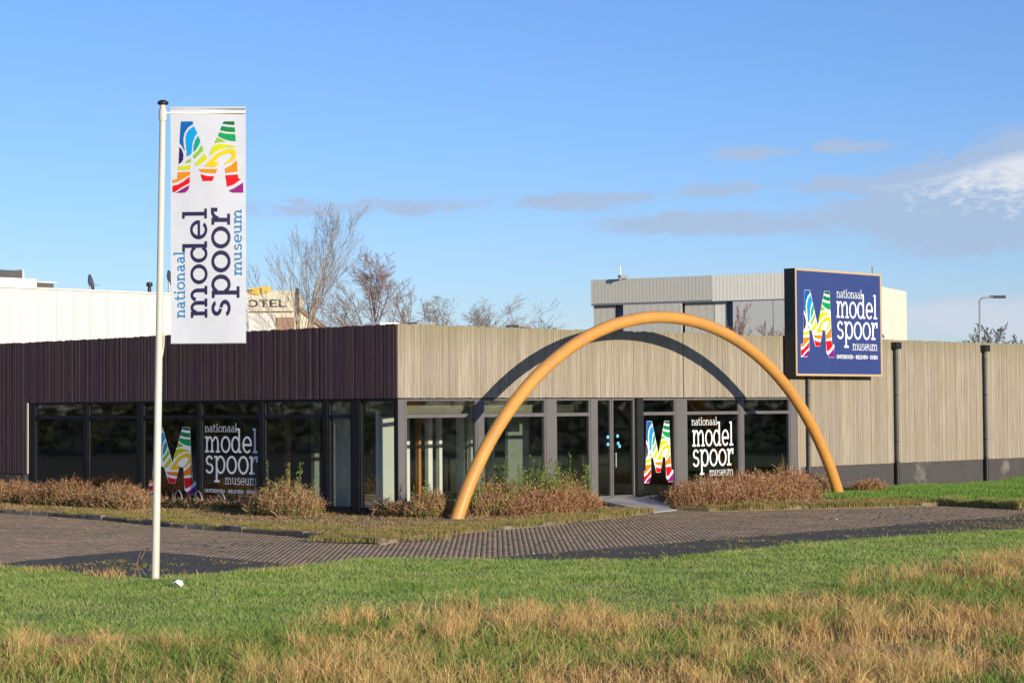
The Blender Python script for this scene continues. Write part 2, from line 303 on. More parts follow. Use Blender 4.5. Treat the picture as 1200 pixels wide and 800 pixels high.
# ------------------------------------------------------------------ lettering (flat print, cut from thin pieces)
W_, T_ = .205, .15
def _bar(x0, x1, y0, y1): return [[(x0, y0), (x1, y0), (x1, y1), (x0, y1)]]
def _arc(cx, cy, rx, ry, a0, a1, wx=W_, wy=.155, n=14):
    q = []
    for i in range(n):
        t0, t1 = math.radians(a0+(a1-a0)*i/n), math.radians(a0+(a1-a0)*(i+1)/n)
        c = lambda t, k: (cx+math.cos(t)*(rx-(wx if k else 0)), cy+math.sin(t)*(ry-(wy if k else 0)))
        q.append([c(t0, 0), c(t1, 0), c(t1, 1), c(t0, 1)])
    return q
def glyphs(W, T):
    def A(cx, cy, rx, ry, a0, a1, n=14): return _arc(cx, cy, rx, ry, a0, a1, W, T*1.02, n)
    return {
 'n': (1.16, [_bar(.13, .13+W, 0, 1), _bar(0, .46, 0, T), _bar(0, .13, 1-T, 1), A(.56, .58, .40, .43, 0, 165), _bar(.96-W, .96, 0, .58), _bar(.62, 1.08, 0, T)]),
 'm': (1.74, [_bar(.13, .13+W, 0, 1), _bar(0, .46, 0, T), _bar(0, .13, 1-T, 1), A(.53, .58, .35, .43, 0, 165), _bar(.88-W, .88, 0, .58), _bar(.58, 1.0, 0, T), A(1.18, .58, .35, .43, 0, 160), _bar(1.53-W, 1.53, 0, .58), _bar(1.22, 1.66, 0, T)]),
 'u': (1.16, [_bar(.10, .10+W, .42, 1), _bar(-.02, .10, 1-T, 1), A(.50, .42, .40, .43, 180, 345), _bar(.90-W, .90, 0, 1), _bar(.58, .70, 1-T, 1), _bar(.90, 1.05, 0, T)]),
 'r': (.84, [_bar(.13, .13+W, 0, 1), _bar(0, .52, 0, T), _bar(0, .13, 1-T, 1), A(.62, .52, .44, .50, 75, 165), _bar(.62, .80, .68, 1.02)]),
 'i': (.60, [_bar(.17, .17+W, 0, 1), _bar(.02, .54, 0, T), _bar(.02, .17, 1-T, 1), _bar(.15, .39, 1.2, 1.43)]),
 'l': (.60, [_bar(.17, .17+W, 0, 1.5), _bar(.02, .54, 0, T), _bar(.02, .17, 1.5-T, 1.5)]),
 't': (.78, [_bar(.18, .18+W, .3, 1.32), _bar(0, .66, 1-T, 1), A(.50, .3, .32, .32, 180, 320)]),
 'o': (1.12, [A(.53, .5, .52, .52, 0, 360, n=26)]),
 'd': (1.20, [A(.48, .5, .47, .52, 30, 330, n=22), _bar(.78, .78+W, 0, 1.5), _bar(.58, .78, 1.5-T, 1.5), _bar(.78+W, 1.12, 0, T)]),
 'p': (1.18, [_bar(.15, .15+W, -.5, 1), _bar(0, .54, -.5, -.5+T), _bar(0, .15, 1-T, 1), A(.63, .5, .47, .52, -150, 150, n=22)]),
 'e': (1.08, [A(.52, .5, .50, .52, 0, 318, n=22), _bar(.16, 1.0, .42, .56)]),
 'a': (1.05, [A(.46, .64, .36, .38, 0, 150), _bar(.82-W, .82, 0, .64), A(.42, .29, .36, .31, 40, 320, n=16), _bar(.82, .98, 0, T)]),
 's': (.92, [A(.44, .735, .36, .285, 18, 266), A(.44, .28, .40, .30, 84, -162)]),
 '-': (.9, [_bar(.2, .7, .42, .6)]), ' ': (.5, []),
}
def _dg(x0, y0, x1, y1, w=.2): return [[(x0-w/2, y0), (x0+w/2, y0), (x1+w/2, y1), (x1-w/2, y1)]]
GU = {
 'O': (1.08, [_arc(.5, .5, .5, .5, 0, 360, .2, .17, 20)]), 'N': (1.05, [_bar(0, .2, 0, 1), _bar(.75, .95, 0, 1), _dg(.1, 1, .85, 0)]),
 'T': (.92, [_bar(.3, .5, 0, 1), _bar(0, .8, .83, 1)]), 'D': (1.0, [_bar(0, .2, 0, 1), _arc(.2, .5, .68, .5, -90, 90, .2, .17)]),
 'E': (.82, [_bar(0, .2, 0, 1), _bar(.2, .72, 0, .17), _bar(.2, .66, .42, .58), _bar(.2, .72, .83, 1)]), 'K': (.95, [_bar(0, .2, 0, 1), _dg(.3, .45, .75, 1), _dg(.75, 0, .35, .55)]),
 'B': (.92, [_bar(0, .2, 0, 1), _arc(.2, .74, .52, .26, -90, 90, .2, .15, 8), _arc(.2, .28, .6, .28, -90, 90, .2, .15, 8)]), 'L': (.78, [_bar(0, .2, 0, 1), _bar(.2, .7, 0, .17)]),
 'V': (.98, [_dg(.1, 1, .45, 0), _dg(.8, 1, .45, 0)]), 'H': (1.05, [_bar(0, .2, 0, 1), _bar(.72, .92, 0, 1), _bar(.2, .72, .42, .58)]), '-': (.7, [_bar(.1, .5, .42, .58)]), ' ': (.4, []),
}
def lettering(lines, O, ex, ey, nrm, off, material, parent, deform=None, small=.3):
    """lines: (string, x0, x1, baseline, height, upper); each word is its own flat print on plane O+x*ex+y*ey"""
    O, ex, ey, nrm = Vector(O), Vector(ex), Vector(ey), Vector(nrm)
    for (txt, x0, x1, base, hgt, up) in lines:
        G = GU if up else (GB if small == 0 else GS if hgt < small else GL); tot = sum(G[c][0] for c in txt)-.08; sx = (x1-x0)/tot; cx = 0; mb = MB()
        for c in txt+' ':
            if c == ' ' and mb.v: mb.build('lettering', material, parent); mb = MB()
            for i, piece in enumerate(G[c][1]):
                for qd in piece:
                    pts = []
                    for (px, py) in qd:
                        a, b = x0+(cx+px)*sx, base+py*hgt
                        pts.append(O+ex*a+ey*b+nrm*(off+i*.0005+(deform(a, b) if deform else 0)))
                    mb.poly(pts)
            cx += G[c][0]
GL, GS, GB = glyphs(.175, .12), glyphs(.145, .085), glyphs(.20, .15)
MP = [('lb', [(150,147),(240,147),(246,168),(205,195),(178,235),(167,285),(170,335),(180,382),(160,345),(138,315)]),
 ('cy', [(250,185),(278,240),(255,275),(240,320),(232,400),(215,418),(192,420),(195,390),(190,340),(186,280),(195,240),(215,210)]),
 ('nv', [(137,348),(155,370),(168,410),(165,450),(150,472),(130,485),(133,420)]), ('te', [(285,262),(302,305),(285,345),(265,375),(247,390),(250,340),(262,295)]),
 ('gr', [(312,335),(325,375),(262,440),(246,432),(248,412),(285,380)]), ('li', [(333,400),(355,440),(300,488),(270,498),(262,478),(300,440)]),
 ('gr', [(228,440),(225,468),(180,475),(200,455)]), ('li', [(130,497),(175,500),(222,490),(220,525),(125,530)]),
 ('orr', [(125,548),(222,545),(220,570),(165,600),(120,625),(82,632),(82,610),(120,600)]), ('rd', [(218,583),(216,635),(150,670),(100,705),(82,705),(82,655),(125,645),(170,620)]),
 ('pu', [(217,650),(205,690),(180,710),(108,712),(150,685)]), ('dg', [(485,147),(565,147),(568,175),(520,172),(473,165)]),
 ('g2', [(467,183),(520,192),(570,195),(572,232),(510,228),(456,217)]), ('g3', [(450,233),(500,245),(573,248),(577,305),(530,300),(480,285),(440,262)]),
 ('gr', [(432,275),(465,290),(500,308),(450,312),(412,320)]), ('li', [(404,338),(450,325),(520,332),(577,347),(560,352),(510,352),(450,370),(400,405),(372,425),(385,380)]),
 ('ye', [(328,505),(360,470),(420,410),(480,375),(530,362),(578,370),(580,440),(540,470),(492,490),(490,480),(530,450),(550,420),(550,405),(520,400),(470,415),(440,435),(410,470),(405,475),(445,465),(440,490),(415,508)]),
 ('orr', [(288,525),(435,525),(420,560),(360,555),(310,550)]), ('rd', [(303,565),(350,580),(410,583),(395,620),(320,620)]),
 ('orr', [(587,455),(592,545),(550,550),(497,558),(495,520),(540,495)]), ('rd', [(497,575),(593,568),(598,600),(620,605),(560,650),(510,665)]), ('pu', [(635,632),(636,712),(550,712),(522,695),(560,680)])]
MSIL = [(148,145),(243,145),(362,447),(480,145),(568,145),(600,600),(637,603),(637,714),(545,714),(503,672),(491,485),(443,480),(397,622),(318,622),(262,490),(223,478),(219,660),(182,714),(80,714),(80,609),(120,598)]
def logo(parent, u0, u1, v0, v1, O, ex, ey, nrm, off, backing, deform=None):
    """the striped letter M: white letter with coloured fields over it"""
    O, ex, ey, nrm = Vector(O), Vector(ex), Vector(ey), Vector(nrm); keys = list(LOGO); mb = MB()
    def P(q, k):
        a, b = u0+(q[0]-80)/557*(u1-u0), v1-(q[1]-145)/569*(v1-v0); return O+ex*a+ey*b+nrm*(off+k+(deform(a, b) if deform else 0))
    if backing: mb.poly([P(q, 0) for q in MSIL], len(keys))
    for c, pts in MP: mb.poly([P(q, .002) for q in pts], keys.index(c))
    return mb.build('logo', ['logo_'+k for k in keys]+['letter_white'], parent)

# ------------------------------------------------------------------ ground, road
RZ = -.15                                   # paving level; lawn and beds are at 0
KERB_L = [(-4.3, 60), (-4.25, 30), (-4.25, 9), (-4.6, 6), (-5.35, 2.1), (-5.45, 0), (-5.65, -1.8), (-6.0, -4.25), (-6.4, -6.5)]
EDGE_A = [(-6.4, -6.5), (-5.1, -5.95), (-2.8, -5.1), (-.9, -4.85), (1.3, -4.4), (4.0, -3.6), (6.3, -2.85)]
EDGE_R = [(7.7, -2.45), (7.75, -3.55), (8.7, -4.25), (10.2, -4.8), (11.4, -5.6), (13.9, -6.65), (13.3, -9.5), (14.5, -10.55), (70, -10.7)]
LAWN_EDGE = [(-60, 2), (-22, -2.5), (-15.83, -5.6), (-15.6, -7.3), (-15.5, -9.66), (-15.4, -11.0), (-14.14, -11.13), (-12.76, -11.16), (-10.7, -10.75), (-9.86, -11.15), (-9.3, -12.45), (-8.84, -13.6), (-7.42, -14.9), (-5.0, -14.46), (-3.07, -14.34), (-1.38, -14.5), (1.12, -14.71), (3.7, -15.2), (70, -16)]
LAWN = LAWN_EDGE+[(70, -90), (-90, -90), (-90, 2)]
tag(MB().box(-2500, 2500, -2500, 2500, -1.2, -.23).build('ground', 'land'), kind='structure')
road = tag(MB().poly([(-80, -30, -.1545), (75, -30, -.1545), (75, -3, -.1545), (12, -2.0, -.1545), (-3.5, -2, -.1545), (-3.5, 70, -.1545), (-80, 70, -.1545)]).build('road', 'joint_sand'), kind='structure')
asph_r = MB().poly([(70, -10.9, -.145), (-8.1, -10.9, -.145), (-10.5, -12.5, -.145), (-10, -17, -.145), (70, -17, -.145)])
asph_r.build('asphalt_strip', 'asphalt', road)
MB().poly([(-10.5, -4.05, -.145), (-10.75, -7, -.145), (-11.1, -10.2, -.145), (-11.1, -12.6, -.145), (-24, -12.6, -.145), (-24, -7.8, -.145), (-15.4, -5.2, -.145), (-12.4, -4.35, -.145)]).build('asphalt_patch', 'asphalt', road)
for k in range(38):                          # flush concrete band between bricks and asphalt
    x0 = -7.5+k*1.0
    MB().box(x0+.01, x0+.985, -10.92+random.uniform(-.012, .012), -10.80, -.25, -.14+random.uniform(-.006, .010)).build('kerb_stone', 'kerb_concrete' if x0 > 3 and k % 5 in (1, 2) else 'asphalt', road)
ROADPOLY = KERB_L+EDGE_A[1:]+EDGE_R[:7]+[(14.2, -10.79), (-8.1, -10.79), (-10.3, -12.4), (-11.0, -12.4), (-11.05, -10.2), (-10.45, -4.0), (-12.4, -4.3), (-15.4, -5.15), (-24, -7.7), (-24, 60)]
# clay paving bricks in running courses laid at 45 degrees to the facades
bl, bw = .21, .105; c45 = math.sqrt(.5); ua, ub = np.array([c45, c45]), np.array([c45, -c45])
I, J = np.meshgrid(np.arange(-160, 160), np.arange(-260, 260), indexing='ij'); I, J = I.ravel(), J.ravel()
pa, pb = (I+.5*(J % 2))*bl, J*bw; ctr = (pa+bl/2)[:, None]*ua+(pb+bw/2)[:, None]*ub
rel = ctr-np.array([-34.19, -37.56]); dep = rel@np.array([.7133, .7009]); lat = rel@np.array([.7009, -.7133])
keep = inside(ctr, ROADPOLY) & (np.abs(lat) < dep*.25+4) & (dep < 66); pa, pb, ctr = pa[keep], pb[keep], ctr[keep]
n = len(pa); g, ch = .003, .003
zt = RZ+rng.normal(0, .0012, n)+.0022*(np.sin(ctr[:, 0]*.55)*np.cos(ctr[:, 1]*.7)-.4); tx, ty = rng.normal(0, .005, n), rng.normal(0, .004, n)
a0, b0, a1, b1 = pa+g, pb+g, pa+bl-g, pb+bw-g
def vtx(a, b, top):
    z = zt+(a-pa-bl/2)*tx+(b-pb-bw/2)*ty if top else np.full(n, -.185); q = a[:, None]*ua+b[:, None]*ub; return np.column_stack([q, z])
V8 = np.stack([vtx(a0, b0, 0), vtx(a1, b0, 0), vtx(a1, b1, 0), vtx(a0, b1, 0), vtx(a0+ch, b0+ch, 1), vtx(a1-ch, b0+ch, 1), vtx(a1-ch, b1-ch, 1), vtx(a0+ch, b1-ch, 1)], 1).reshape(-1, 3)
k8 = np.arange(n)[:, None]*8; F8 = np.concatenate([k8+[7, 6, 5, 4], k8+[4, 5, 1, 0], k8+[5, 6, 2, 1], k8+[6, 7, 3, 2], k8+[7, 4, 0, 3]], 1).ravel()
mesh_np('paving_bricks', V8, F8, np.full(n*5, 4), 'brick_clay', road, 'stuff')
lawn = tag(MB().slab(LAWN, -.3, 0).build('lawn', 'turf'), kind='structure')
BED = KERB_L+EDGE_A[1:]+[(7.0, -.2), (0, -.2), (0, 60)]
bed = tag(MB().slab(BED, -.3, -.07).build('planting_bed', 'soil'), kind='structure')
VERGE = EDGE_R+[(70, 0.05), (9.6, 0.05)]
verge = tag(MB().slab(VERGE, -.3, -.06).build('grass_verge', 'soil'), kind='structure')
def along(path, step):
    out = []; 
    for (a, b) in zip(path[:-1], path[1:]):
        a, b = Vector(a), Vector(b); n_ = max(1, round((b-a).length/step))
        for i in range(n_): out.append((a.lerp(b, i/n_), a.lerp(b, (i+1)/n_)))
    return out
kerb = tag(MB().box(-4.4, -4.3, 31, 31.5, -.2, .02).build('kerb', 'kerb_concrete'), kind='structure')
for (a, b) in along(KERB_L[1:], .75)[2:]:    # old broken kerb stones along the left bed
    d = (b-a).normalized(); nn = Vector((-d.y, d.x)); a2 = a+nn*random.uniform(-.03, .03)
    MB().obox(a2+d*.012, d, nn, (b-a).length-.03, .13, -.25, random.uniform(-.08, -.02)).build('kerb_stone', 'kerb_concrete', kerb, bevel=.012)
for (a, b) in along(EDGE_A, 1.0):
    d = (b-a).normalized(); nn = Vector((-d.y, d.x)); a2 = a+nn*random.uniform(-.01, .01)
    MB().obox(a2+d*.006, d, nn, (b-a).length-.012, .07, -.25, random.uniform(-.10, -.065)).build('edging_stone', 'kerb_concrete', kerb, bevel=.008)

# ------------------------------------------------------------------ museum building
HT, HS = 4.70, 2.863
bld = empty('museum_building', (0, 0, 0), 'low flat-roofed museum clad in vertical boards behind the orange arch', 'building')
bld.location = (0, 0, 0)
def planks(name, axis, a0, a1, z0, z1, material, wdt=.115, lintel=False):
    """vertical boards of uneven depth; axis 'x' on the sunny facade (y=0), 'y' on the dark one (x=0)"""
    mb = MB(); a = a0; 
    while a < a1-.02:
        w_ = min(wdt*random.uniform(.75, 1.25), a1-a); d = random.uniform(0, .012); e = a+w_-.004; ztop = z1+random.uniform(-.018, .012); zb = z0+random.uniform(-.006, .006)
        if axis == 'x': mb.box(a, e, -d, .045, zb, ztop)
        else: mb.box(-d, .045, a, e, zb, ztop)
        a += w_
    o = mb.build(name, material, bld); o['kind'] = 'stuff'; return o
planks('fascia_boards', 'x', .0, 11.0, HS, HT, 'pale_boards')
planks('fascia_boards', 'x', 11.03, 16.55, HS, HT, 'pale_boards')
planks('wall_boards', 'x', 16.55, 40, .735, HT, 'pale_boards')
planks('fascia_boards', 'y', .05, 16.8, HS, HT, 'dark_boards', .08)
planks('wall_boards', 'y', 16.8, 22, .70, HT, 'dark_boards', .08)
MB().box(.05, 40, .05, .30, HS+.02, HT-.05).build('wall', 'black_steel', bld)
MB().box(.05, .30, .30, 22, HS+.02, HT-.05).build('wall', 'black_steel', bld)
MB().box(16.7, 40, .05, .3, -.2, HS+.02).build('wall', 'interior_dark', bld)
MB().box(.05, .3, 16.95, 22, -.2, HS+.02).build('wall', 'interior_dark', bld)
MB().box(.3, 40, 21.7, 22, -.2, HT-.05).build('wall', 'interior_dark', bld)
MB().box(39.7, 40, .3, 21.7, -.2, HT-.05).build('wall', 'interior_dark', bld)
MB().box(16.62, 40, .012, .05, -.2, .73).build('plinth', 'plinth_dark', bld)
MB().box(.012, .05, 16.9, 22, -.2, .69).build('plinth', 'plinth_dark', bld)
MB().box(.3, 39.7, .3, 21.7, 4.40, 4.50).build('roof', 'roof_felt', bld)
MB().box(.1, 16.6, .02, .05, HS-.025, HS-.004).build('soffit_trim', 'black_steel', bld)
MB().box(.02, .05, .05, 16.7, HS-.025, HS-.004).build('soffit_trim', 'black_steel', bld)
MB().box(.06, .30, 16.72, 16.95, -.2, HS-.01).build('reveal', 'cream_board', bld); MB().box(.0, .06, 16.72, 16.79, .70, HS-.01).build('reveal', 'cream_board', bld)
MB().box(16.42, 16.58, .0, .25, -.05, HS-.01).build('reveal', 'pale_boards', bld)
# interior: floor, ceiling, back walls, posts
MB().box(.15, 20, .15, 21, -.1, .06).build('interior_floor', 'floor_pale', bld)
MB().box(.31, 20, .31, 21, 2.90, 3.0).build('ceiling', 'interior_ceiling', bld)
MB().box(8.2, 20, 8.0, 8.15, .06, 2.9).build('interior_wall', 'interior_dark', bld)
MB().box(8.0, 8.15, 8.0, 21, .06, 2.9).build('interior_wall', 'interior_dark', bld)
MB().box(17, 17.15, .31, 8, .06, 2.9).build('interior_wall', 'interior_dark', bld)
for (x, y, w2, m_) in [(4.05, 4, .10, 'interior_white'), (4.48, 4, .07, 'interior_orange'), (4.90, 4, .13, 'interior_white'), (5.28, 4, .09, 'interior_white'), (6.12, 4, .13, 'interior_white'), (6.5, 4, .07, 'interior_white'),
                       (7.95, 4.6, .08, 'interior_white'), (8.9, 4.6, .09, 'interior_white'), (2.0, 6.64, .09, 'interior_orange'), (2.0, 5.4, .16, 'interior_panel'), (2.0, 4.45, .12, 'interior_white')]:
    MB().box(x-w2, x+w2*.2, y, y+.14, .06, 2.9).build('interior_column', m_, bld)
MB().box(6.9, 7.75, 3.0, 3.1, .06, 2.9).build('interior_panel', 'interior_panel', bld)
MB().box(6.25, 6.7, 4.3, 4.4, .06, 2.9).build('interior_panel', 'interior_panel', bld)
MB().slab([(.45, 1.14), (.80, .93), (.82, .96), (.47, 1.17)], .06, 2.4).build('interior_panel', 'interior_pale', bld); MB().slab([(.45, 1.24), (.53, 1.24), (.53, 1.34), (.45, 1.34)], .06, 2.55).build('interior_column', 'interior_white', bld)
MB().slab([(.30, 2.95), (.92, 2.74), (.93, 2.77), (.31, 2.98)], .06, 2.5).build('interior_panel', 'interior_pale', bld)
MB().box(.42, .5, 1.36, 1.95, .06, .16).build('interior_panel', 'interior_white', bld)
MB().box(2.0, 2.1, 4.6, 5.2, .06, 2.9).build('interior_panel', 'interior_panel', bld)
MB().box(.35, 7.0, .55, .65, 2.46, 2.898).build('ceiling_stand_in', 'lit_ceiling_olive', bld); MB().box(.55, .65, .68, 2.75, 2.44, 2.898).build('ceiling_stand_in', 'lit_ceiling_olive', bld)  # added boards, their olive tone stands in for the lit ceiling
# glazing. On each facade: (a0, a1, transom, what)
TZ = 2.41
def window(axis, a0, a1, transom, fm, gm, text=None, mark=None, z0=.05, name='window', z1=HS-.03):
    fr = MB(); t = .055; yo, yi, yg = .035, .115, .08
    def b(p0, p1, q0, q1):
        if axis == 'x': fr.box(p0, p1, yo, yi, q0, q1)
        else: fr.box(yo, yi, p0, p1, q0, q1)
    b(a0, a0+t, z0, z1); b(a1-t, a1, z0, z1); b(a0+t, a1-t, z1-.045, z1); b(a0+t, a1-t, z0, z0+.07)
    if transom: b(a0+t, a1-t, TZ-.045, TZ+.045)
    f = fr.build(name, fm, bld)
    def pane(q0, q1):
        m_ = MB()
        m_.box(a0+t, a1-t, yg, yg+.012, q0, q1) if axis == 'x' else m_.box(yg, yg+.012, a0+t, a1-t, q0, q1)
        return m_.build('pane', gm, f)
    if transom: pane(z0+.07, TZ-.045); pane(TZ+.045, z1-.045)
    else: pane(z0+.07, z1-.045)
    if axis == 'x': O, ex, nr = (0, yg, 0), (1, 0, 0), (0, -1, 0)
    else: O, ex, nr = (yg, 0, 0), (0, -1, 0), (-1, 0, 0)
    if mark: logo(f, *mark, O, ex, (0, 0, 1), nr, .003, True)
    if text: lettering(text, O, ex, (0, 0, 1), nr, .003, 'letter_white', f)
    return f
TAG = 'ONTDEKKEN - BELEVEN - DOEN'
window('y', 13.77, 16.4, True, 'frame_shaded', 'smoked_glass')
window('y', 11.07, 13.55, True, 'frame_shaded', 'smoked_glass')
window('y', 8.25, 10.82, True, 'frame_shaded', 'smoked_glass', mark=(-10.57, -8.37, .26, 2.13))
window('y', 5.51, 8.10, True, 'frame_shaded', 'smoked_glass', text=[('nationaal', -7.96, -6.54, 2.0, .155, 0), ('model', -7.96, -5.66, 1.44, .44, 0), ('spoor', -7.96, -5.66, .87, .48, 0), ('museum', -7.07, -5.70, .585, .18, 0), (TAG, -7.98, -5.70, .35, .095, 1)])
window('y', 2.88, 5.33, True, 'frame_shaded', 'smoked_glass')
window('y', 1.78, 2.71, True, 'frame_shaded', 'window_glass')
window('y', .14, 1.49, False, 'frame_shaded', 'window_glass')
for (a, b) in [(16.4, 16.72), (13.55, 13.77), (10.82, 11.07), (8.10, 8.25), (5.33, 5.51), (2.71, 2.88), (1.49, 1.78)]:
    MB().box(.02, .2, a+.002, b-.002, -.1, HS-.03).build('mullion', 'frame_shaded', bld)
MB().box(.035, .26, .035, .138, -.1, HS-.03).build('corner_post', 'frame_grey', bld); MB().box(.012, .034, .035, .138, -.1, HS-.03).build('corner_post', 'frame_shaded', bld)  # second strip: left face of the post, coloured as in shade
MB().box(.022, .2, .14, 16.72, -.2, .045).build('sill', 'black_steel', bld)
window('x', .27, 2.77, True, 'frame_grey', 'window_glass')
window('x', 2.98, 5.34, True, 'frame_grey', 'window_glass')
window('x', 5.71, 7.10, True, 'frame_grey', 'smoked_glass')
window('x', 9.24, 10.70, True, 'frame_grey', 'smoked_glass', mark=(9.33, 10.62, .47, 2.2))
window('x', 11.16, 13.63, True, 'frame_grey', 'smoked_glass', text=[('nationaal', 11.46, 12.62, 2.06, .155, 0), ('model', 11.49, 13.36, 1.45, .47, 0), ('spoor', 11.48, 13.35, .87, .49, 0), ('museum', 12.25, 13.35, .585, .17, 0), (TAG, 11.48, 13.35, .35, .09, 1)])
window('x', 13.79, 16.09, True, 'frame_grey', 'smoked_glass')
for (a, b) in [(2.77, 2.98), (5.34, 5.71), (10.70, 11.16), (13.63, 13.79), (16.09, 16.42)]:
    MB().box(a+.002, b-.002, .02, .2, -.1, HS-.03).build('mullion', 'frame_grey', bld)
MB().box(7.102, 7.34, .02, .2, -.1, HS-.03).build('mullion', 'frame_grey', bld)
MB().box(8.93, 9.20, -.06, .2, -.1, HS-.03).build('door_post', 'black_steel', bld)
def door(a0, a1, hx):
    f = window('x', a0, a1, False, 'frame_grey', 'smoked_glass', z0=.10, name='door')
    return f
d1 = door(7.34, 7.96, 7.9); d2 = door(7.98, 8.92, 8.05)
MB().tube([(8.06, -.03, .95), (8.06, -.03, 1.35)], .016, 8).tube([(8.06, .04, 1.0), (8.06, -.03, 1.0)], .012, 6).tube([(8.06, .04, 1.3), (8.06, -.03, 1.3)], .012, 6).build('handle', 'metal_grey', d2)
st = MB()
for (x, z) in [(7.80, 1.78), (7.80, 1.58), (8.20, 1.80), (8.22, 1.60), (8.28, 1.52)]: MB().box(x-.045, x+.045, .028, .033, z-.04, z+.04).build('sticker', 'sticker_cyan', d2)
MB().box(.27, 7.1, .022, .2, -.2, .045).build('sill', 'frame_grey', bld); MB().box(9.22, 16.42, .022, .2, -.2, .045).build('sill', 'concrete', bld)
MB().box(7.1, 9.22, -.12, .2, -.2, .095).build('door_step', 'concrete', bld)
rp = [(7.15, -.125), (9.15, -.125), (7.95, -2.45), (6.45, -2.75)]
ramp = MB(); zt_ = [.09, .09, -.125, -.13]
ramp.add([(x, y, z-.06) for (x, y), z in zip(rp, zt_)]+[(x, y, z) for (x, y), z in zip(rp, zt_)], [(0, 1, 2, 3), (7, 6, 5, 4), (0, 4, 5, 1), (1, 5, 6, 2), (2, 6, 7, 3), (3, 7, 4, 0)])
ro = ramp.build('entrance_ramp', 'concrete'); tag(ro, 'grey concrete ramp sloping from the glass entrance door down to the brick road', 'ramp')

# ------------------------------------------------------------------ arch
arch = empty('arch', (8.13, -1.8, -.1), 'tall round orange painted tube arch standing in front of the museum entrance', 'arch')
pts = []
for i in range(81):
    t = math.radians(23.6+(156.4-23.6)*i/80); pts.append((8.13+8.628*math.cos(t), -1.8, -3.615+8.628*math.sin(t)))
MB().tube(pts, .165, 20).build('tube', 'orange_paint', arch, smooth=True)
for s_ in (0, -1):
    q = pts[s_]; MB().lathe((q[0], q[1], -.14), [(.26, 0), (.26, .05), (.20, .065)], 18).build('foot_plate', 'concrete', arch)

# ------------------------------------------------------------------ billboard on the facade
sg = empty('billboard', (17.96, -.1, 3.5), 'large blue billboard with a striped M mounted on the pale board wall', 'sign')
SX0, SX1, SZ0, SZ1 = 15.70, 20.22, 3.50, 6.74
MB().box(SX0, SX1, -.49, -.09, SZ0, SZ1).build('box', 'black_steel', sg)
RW = .065
MB().box(SX0, SX0+RW, -.505, -.4905, SZ0, SZ1).box(SX1-RW, SX1, -.505, -.4905, SZ0, SZ1).box(SX0+RW, SX1-RW, -.505, -.4905, SZ0, SZ0+RW).box(SX0+RW, SX1-RW, -.505, -.4905, SZ1-RW, SZ1).box(SX1+.001, SX1+.02, -.505, -.3, SZ0, SZ1).build('rim', 'sign_rim', sg)
pan = MB().box(SX0+RW, SX1-RW, -.5, -.4905, SZ0+RW, SZ1-RW).build('panel', 'sign_blue', sg)
logo(pan, 15.95, 17.66, 4.07, 6.10, (0, -.5, 0), (1, 0, 0), (0, 0, 1), (0, -1, 0), .003, True)
lettering([('nationaal', 17.82, 19.16, 5.92, .185, 0), ('model', 17.80, 19.97, 5.30, .51, 0), ('spoor', 17.80, 19.97, 4.65, .54, 0), ('museum', 18.63, 19.96, 4.31, .2, 0), (TAG, 17.78, 19.97, 4.04, .12, 1)], (0, -.5, 0), (1, 0, 0), (0, 0, 1), (0, -1, 0), .003, 'letter_white', pan)
MB().box(17.6, 19.36, -.088, -.03, 4.0, 4.3).build('bracket', 'black_steel', sg)
MB().tube([(20.2, -.2, 6.74), (20.2, -.2, 7.0)], .03, 6).build('bracket', 'metal_grey', sg)

# ------------------------------------------------------------------ downpipes
def downpipe(x, label, top=4.40, r=.056, hopper=True):
    e = empty('downpipe', (x, -.10, 0), label, 'downpipe', 'downpipes on the pale board wall')
    MB().tube([(x, -.10, 0), (x, -.10, top)], r, 12).build('pipe', 'pipe_grey', e, smooth=True)
    if hopper: MB().tube([(x, -.10, -.1), (x, -.10, .80)], .070, 12).build('sleeve', 'black_steel', e, smooth=True)
    if hopper: MB().box(x-.14, x+.14, -.23, -.005, top, top+.22).build('hopper', 'black_steel', e, bevel=.01)
    for z in (1.4, 2.9, 4.1)[:3 if hopper else 2]: MB().lathe((x, -.10, z), [(r+.002, 0), (r+.01, .005), (r+.01, .035), (r+.002, .04)], 12).build('clip', 'black_steel', e)
downpipe(16.85, 'thin dark downpipe under the billboard, right of the glazed front', 3.49, .045, False)
downpipe(21.6, 'dark downpipe just right of the billboard, hopper head near the wall top')
downpipe(26.95, 'dark downpipe near the right end of the visible wall, farthest from the billboard')
downpipe(32.3, 'dark downpipe beyond the right edge of the view', 4.4)

# ------------------------------------------------------------------ flagpole and banner
RT, FW = Vector((.7131, -.7010, 0)), Vector((.7010, .7131, 0))
PB, PT = Vector((-15.42, -11.36, -.02)), Vector((-15.329, -11.453, 7.36))
fp = empty('flagpole', PB, 'white flagpole with a dark cap standing at the lawn edge', 'flagpole')
MB().tube([PB.lerp(PT, i/10) for i in range(11)], [.062-.014*i/10 for i in range(11)], 14).build('pole', 'pole_white', fp, smooth=True)
MB().lathe((PT.x, PT.y, PT.z-.02), [(.05, 0), (.085, .02), (.088, .045), (.05, .075), (.004, .085)], 16).build('cap', 'black_steel', fp, smooth=True)
MB().tube([PB.lerp(PT, .965), PB.lerp(PT, .988)], .062, 14).build('swivel', 'pole_white', fp, smooth=True)
MB().tube([PB.lerp(PT, .981)+RT*.03, PB.lerp(PT, .981)+RT*1.28], .016, 8).build('arm', 'white_paint', fp)
MB().tube([PB.lerp(PT, .52)+RT*.075, PB.lerp(PT, .49)+RT*.07-FW*.0, PB.lerp(PT, .468)+RT*.05], .012, 6).build('halyard', 'cream_board', fp)
FO = Vector((-15.247, -11.536, 7.30)); bw_, bh_ = 1.165, 3.66; FN = -FW; EX = RT; EY = Vector((0, 0, 1))
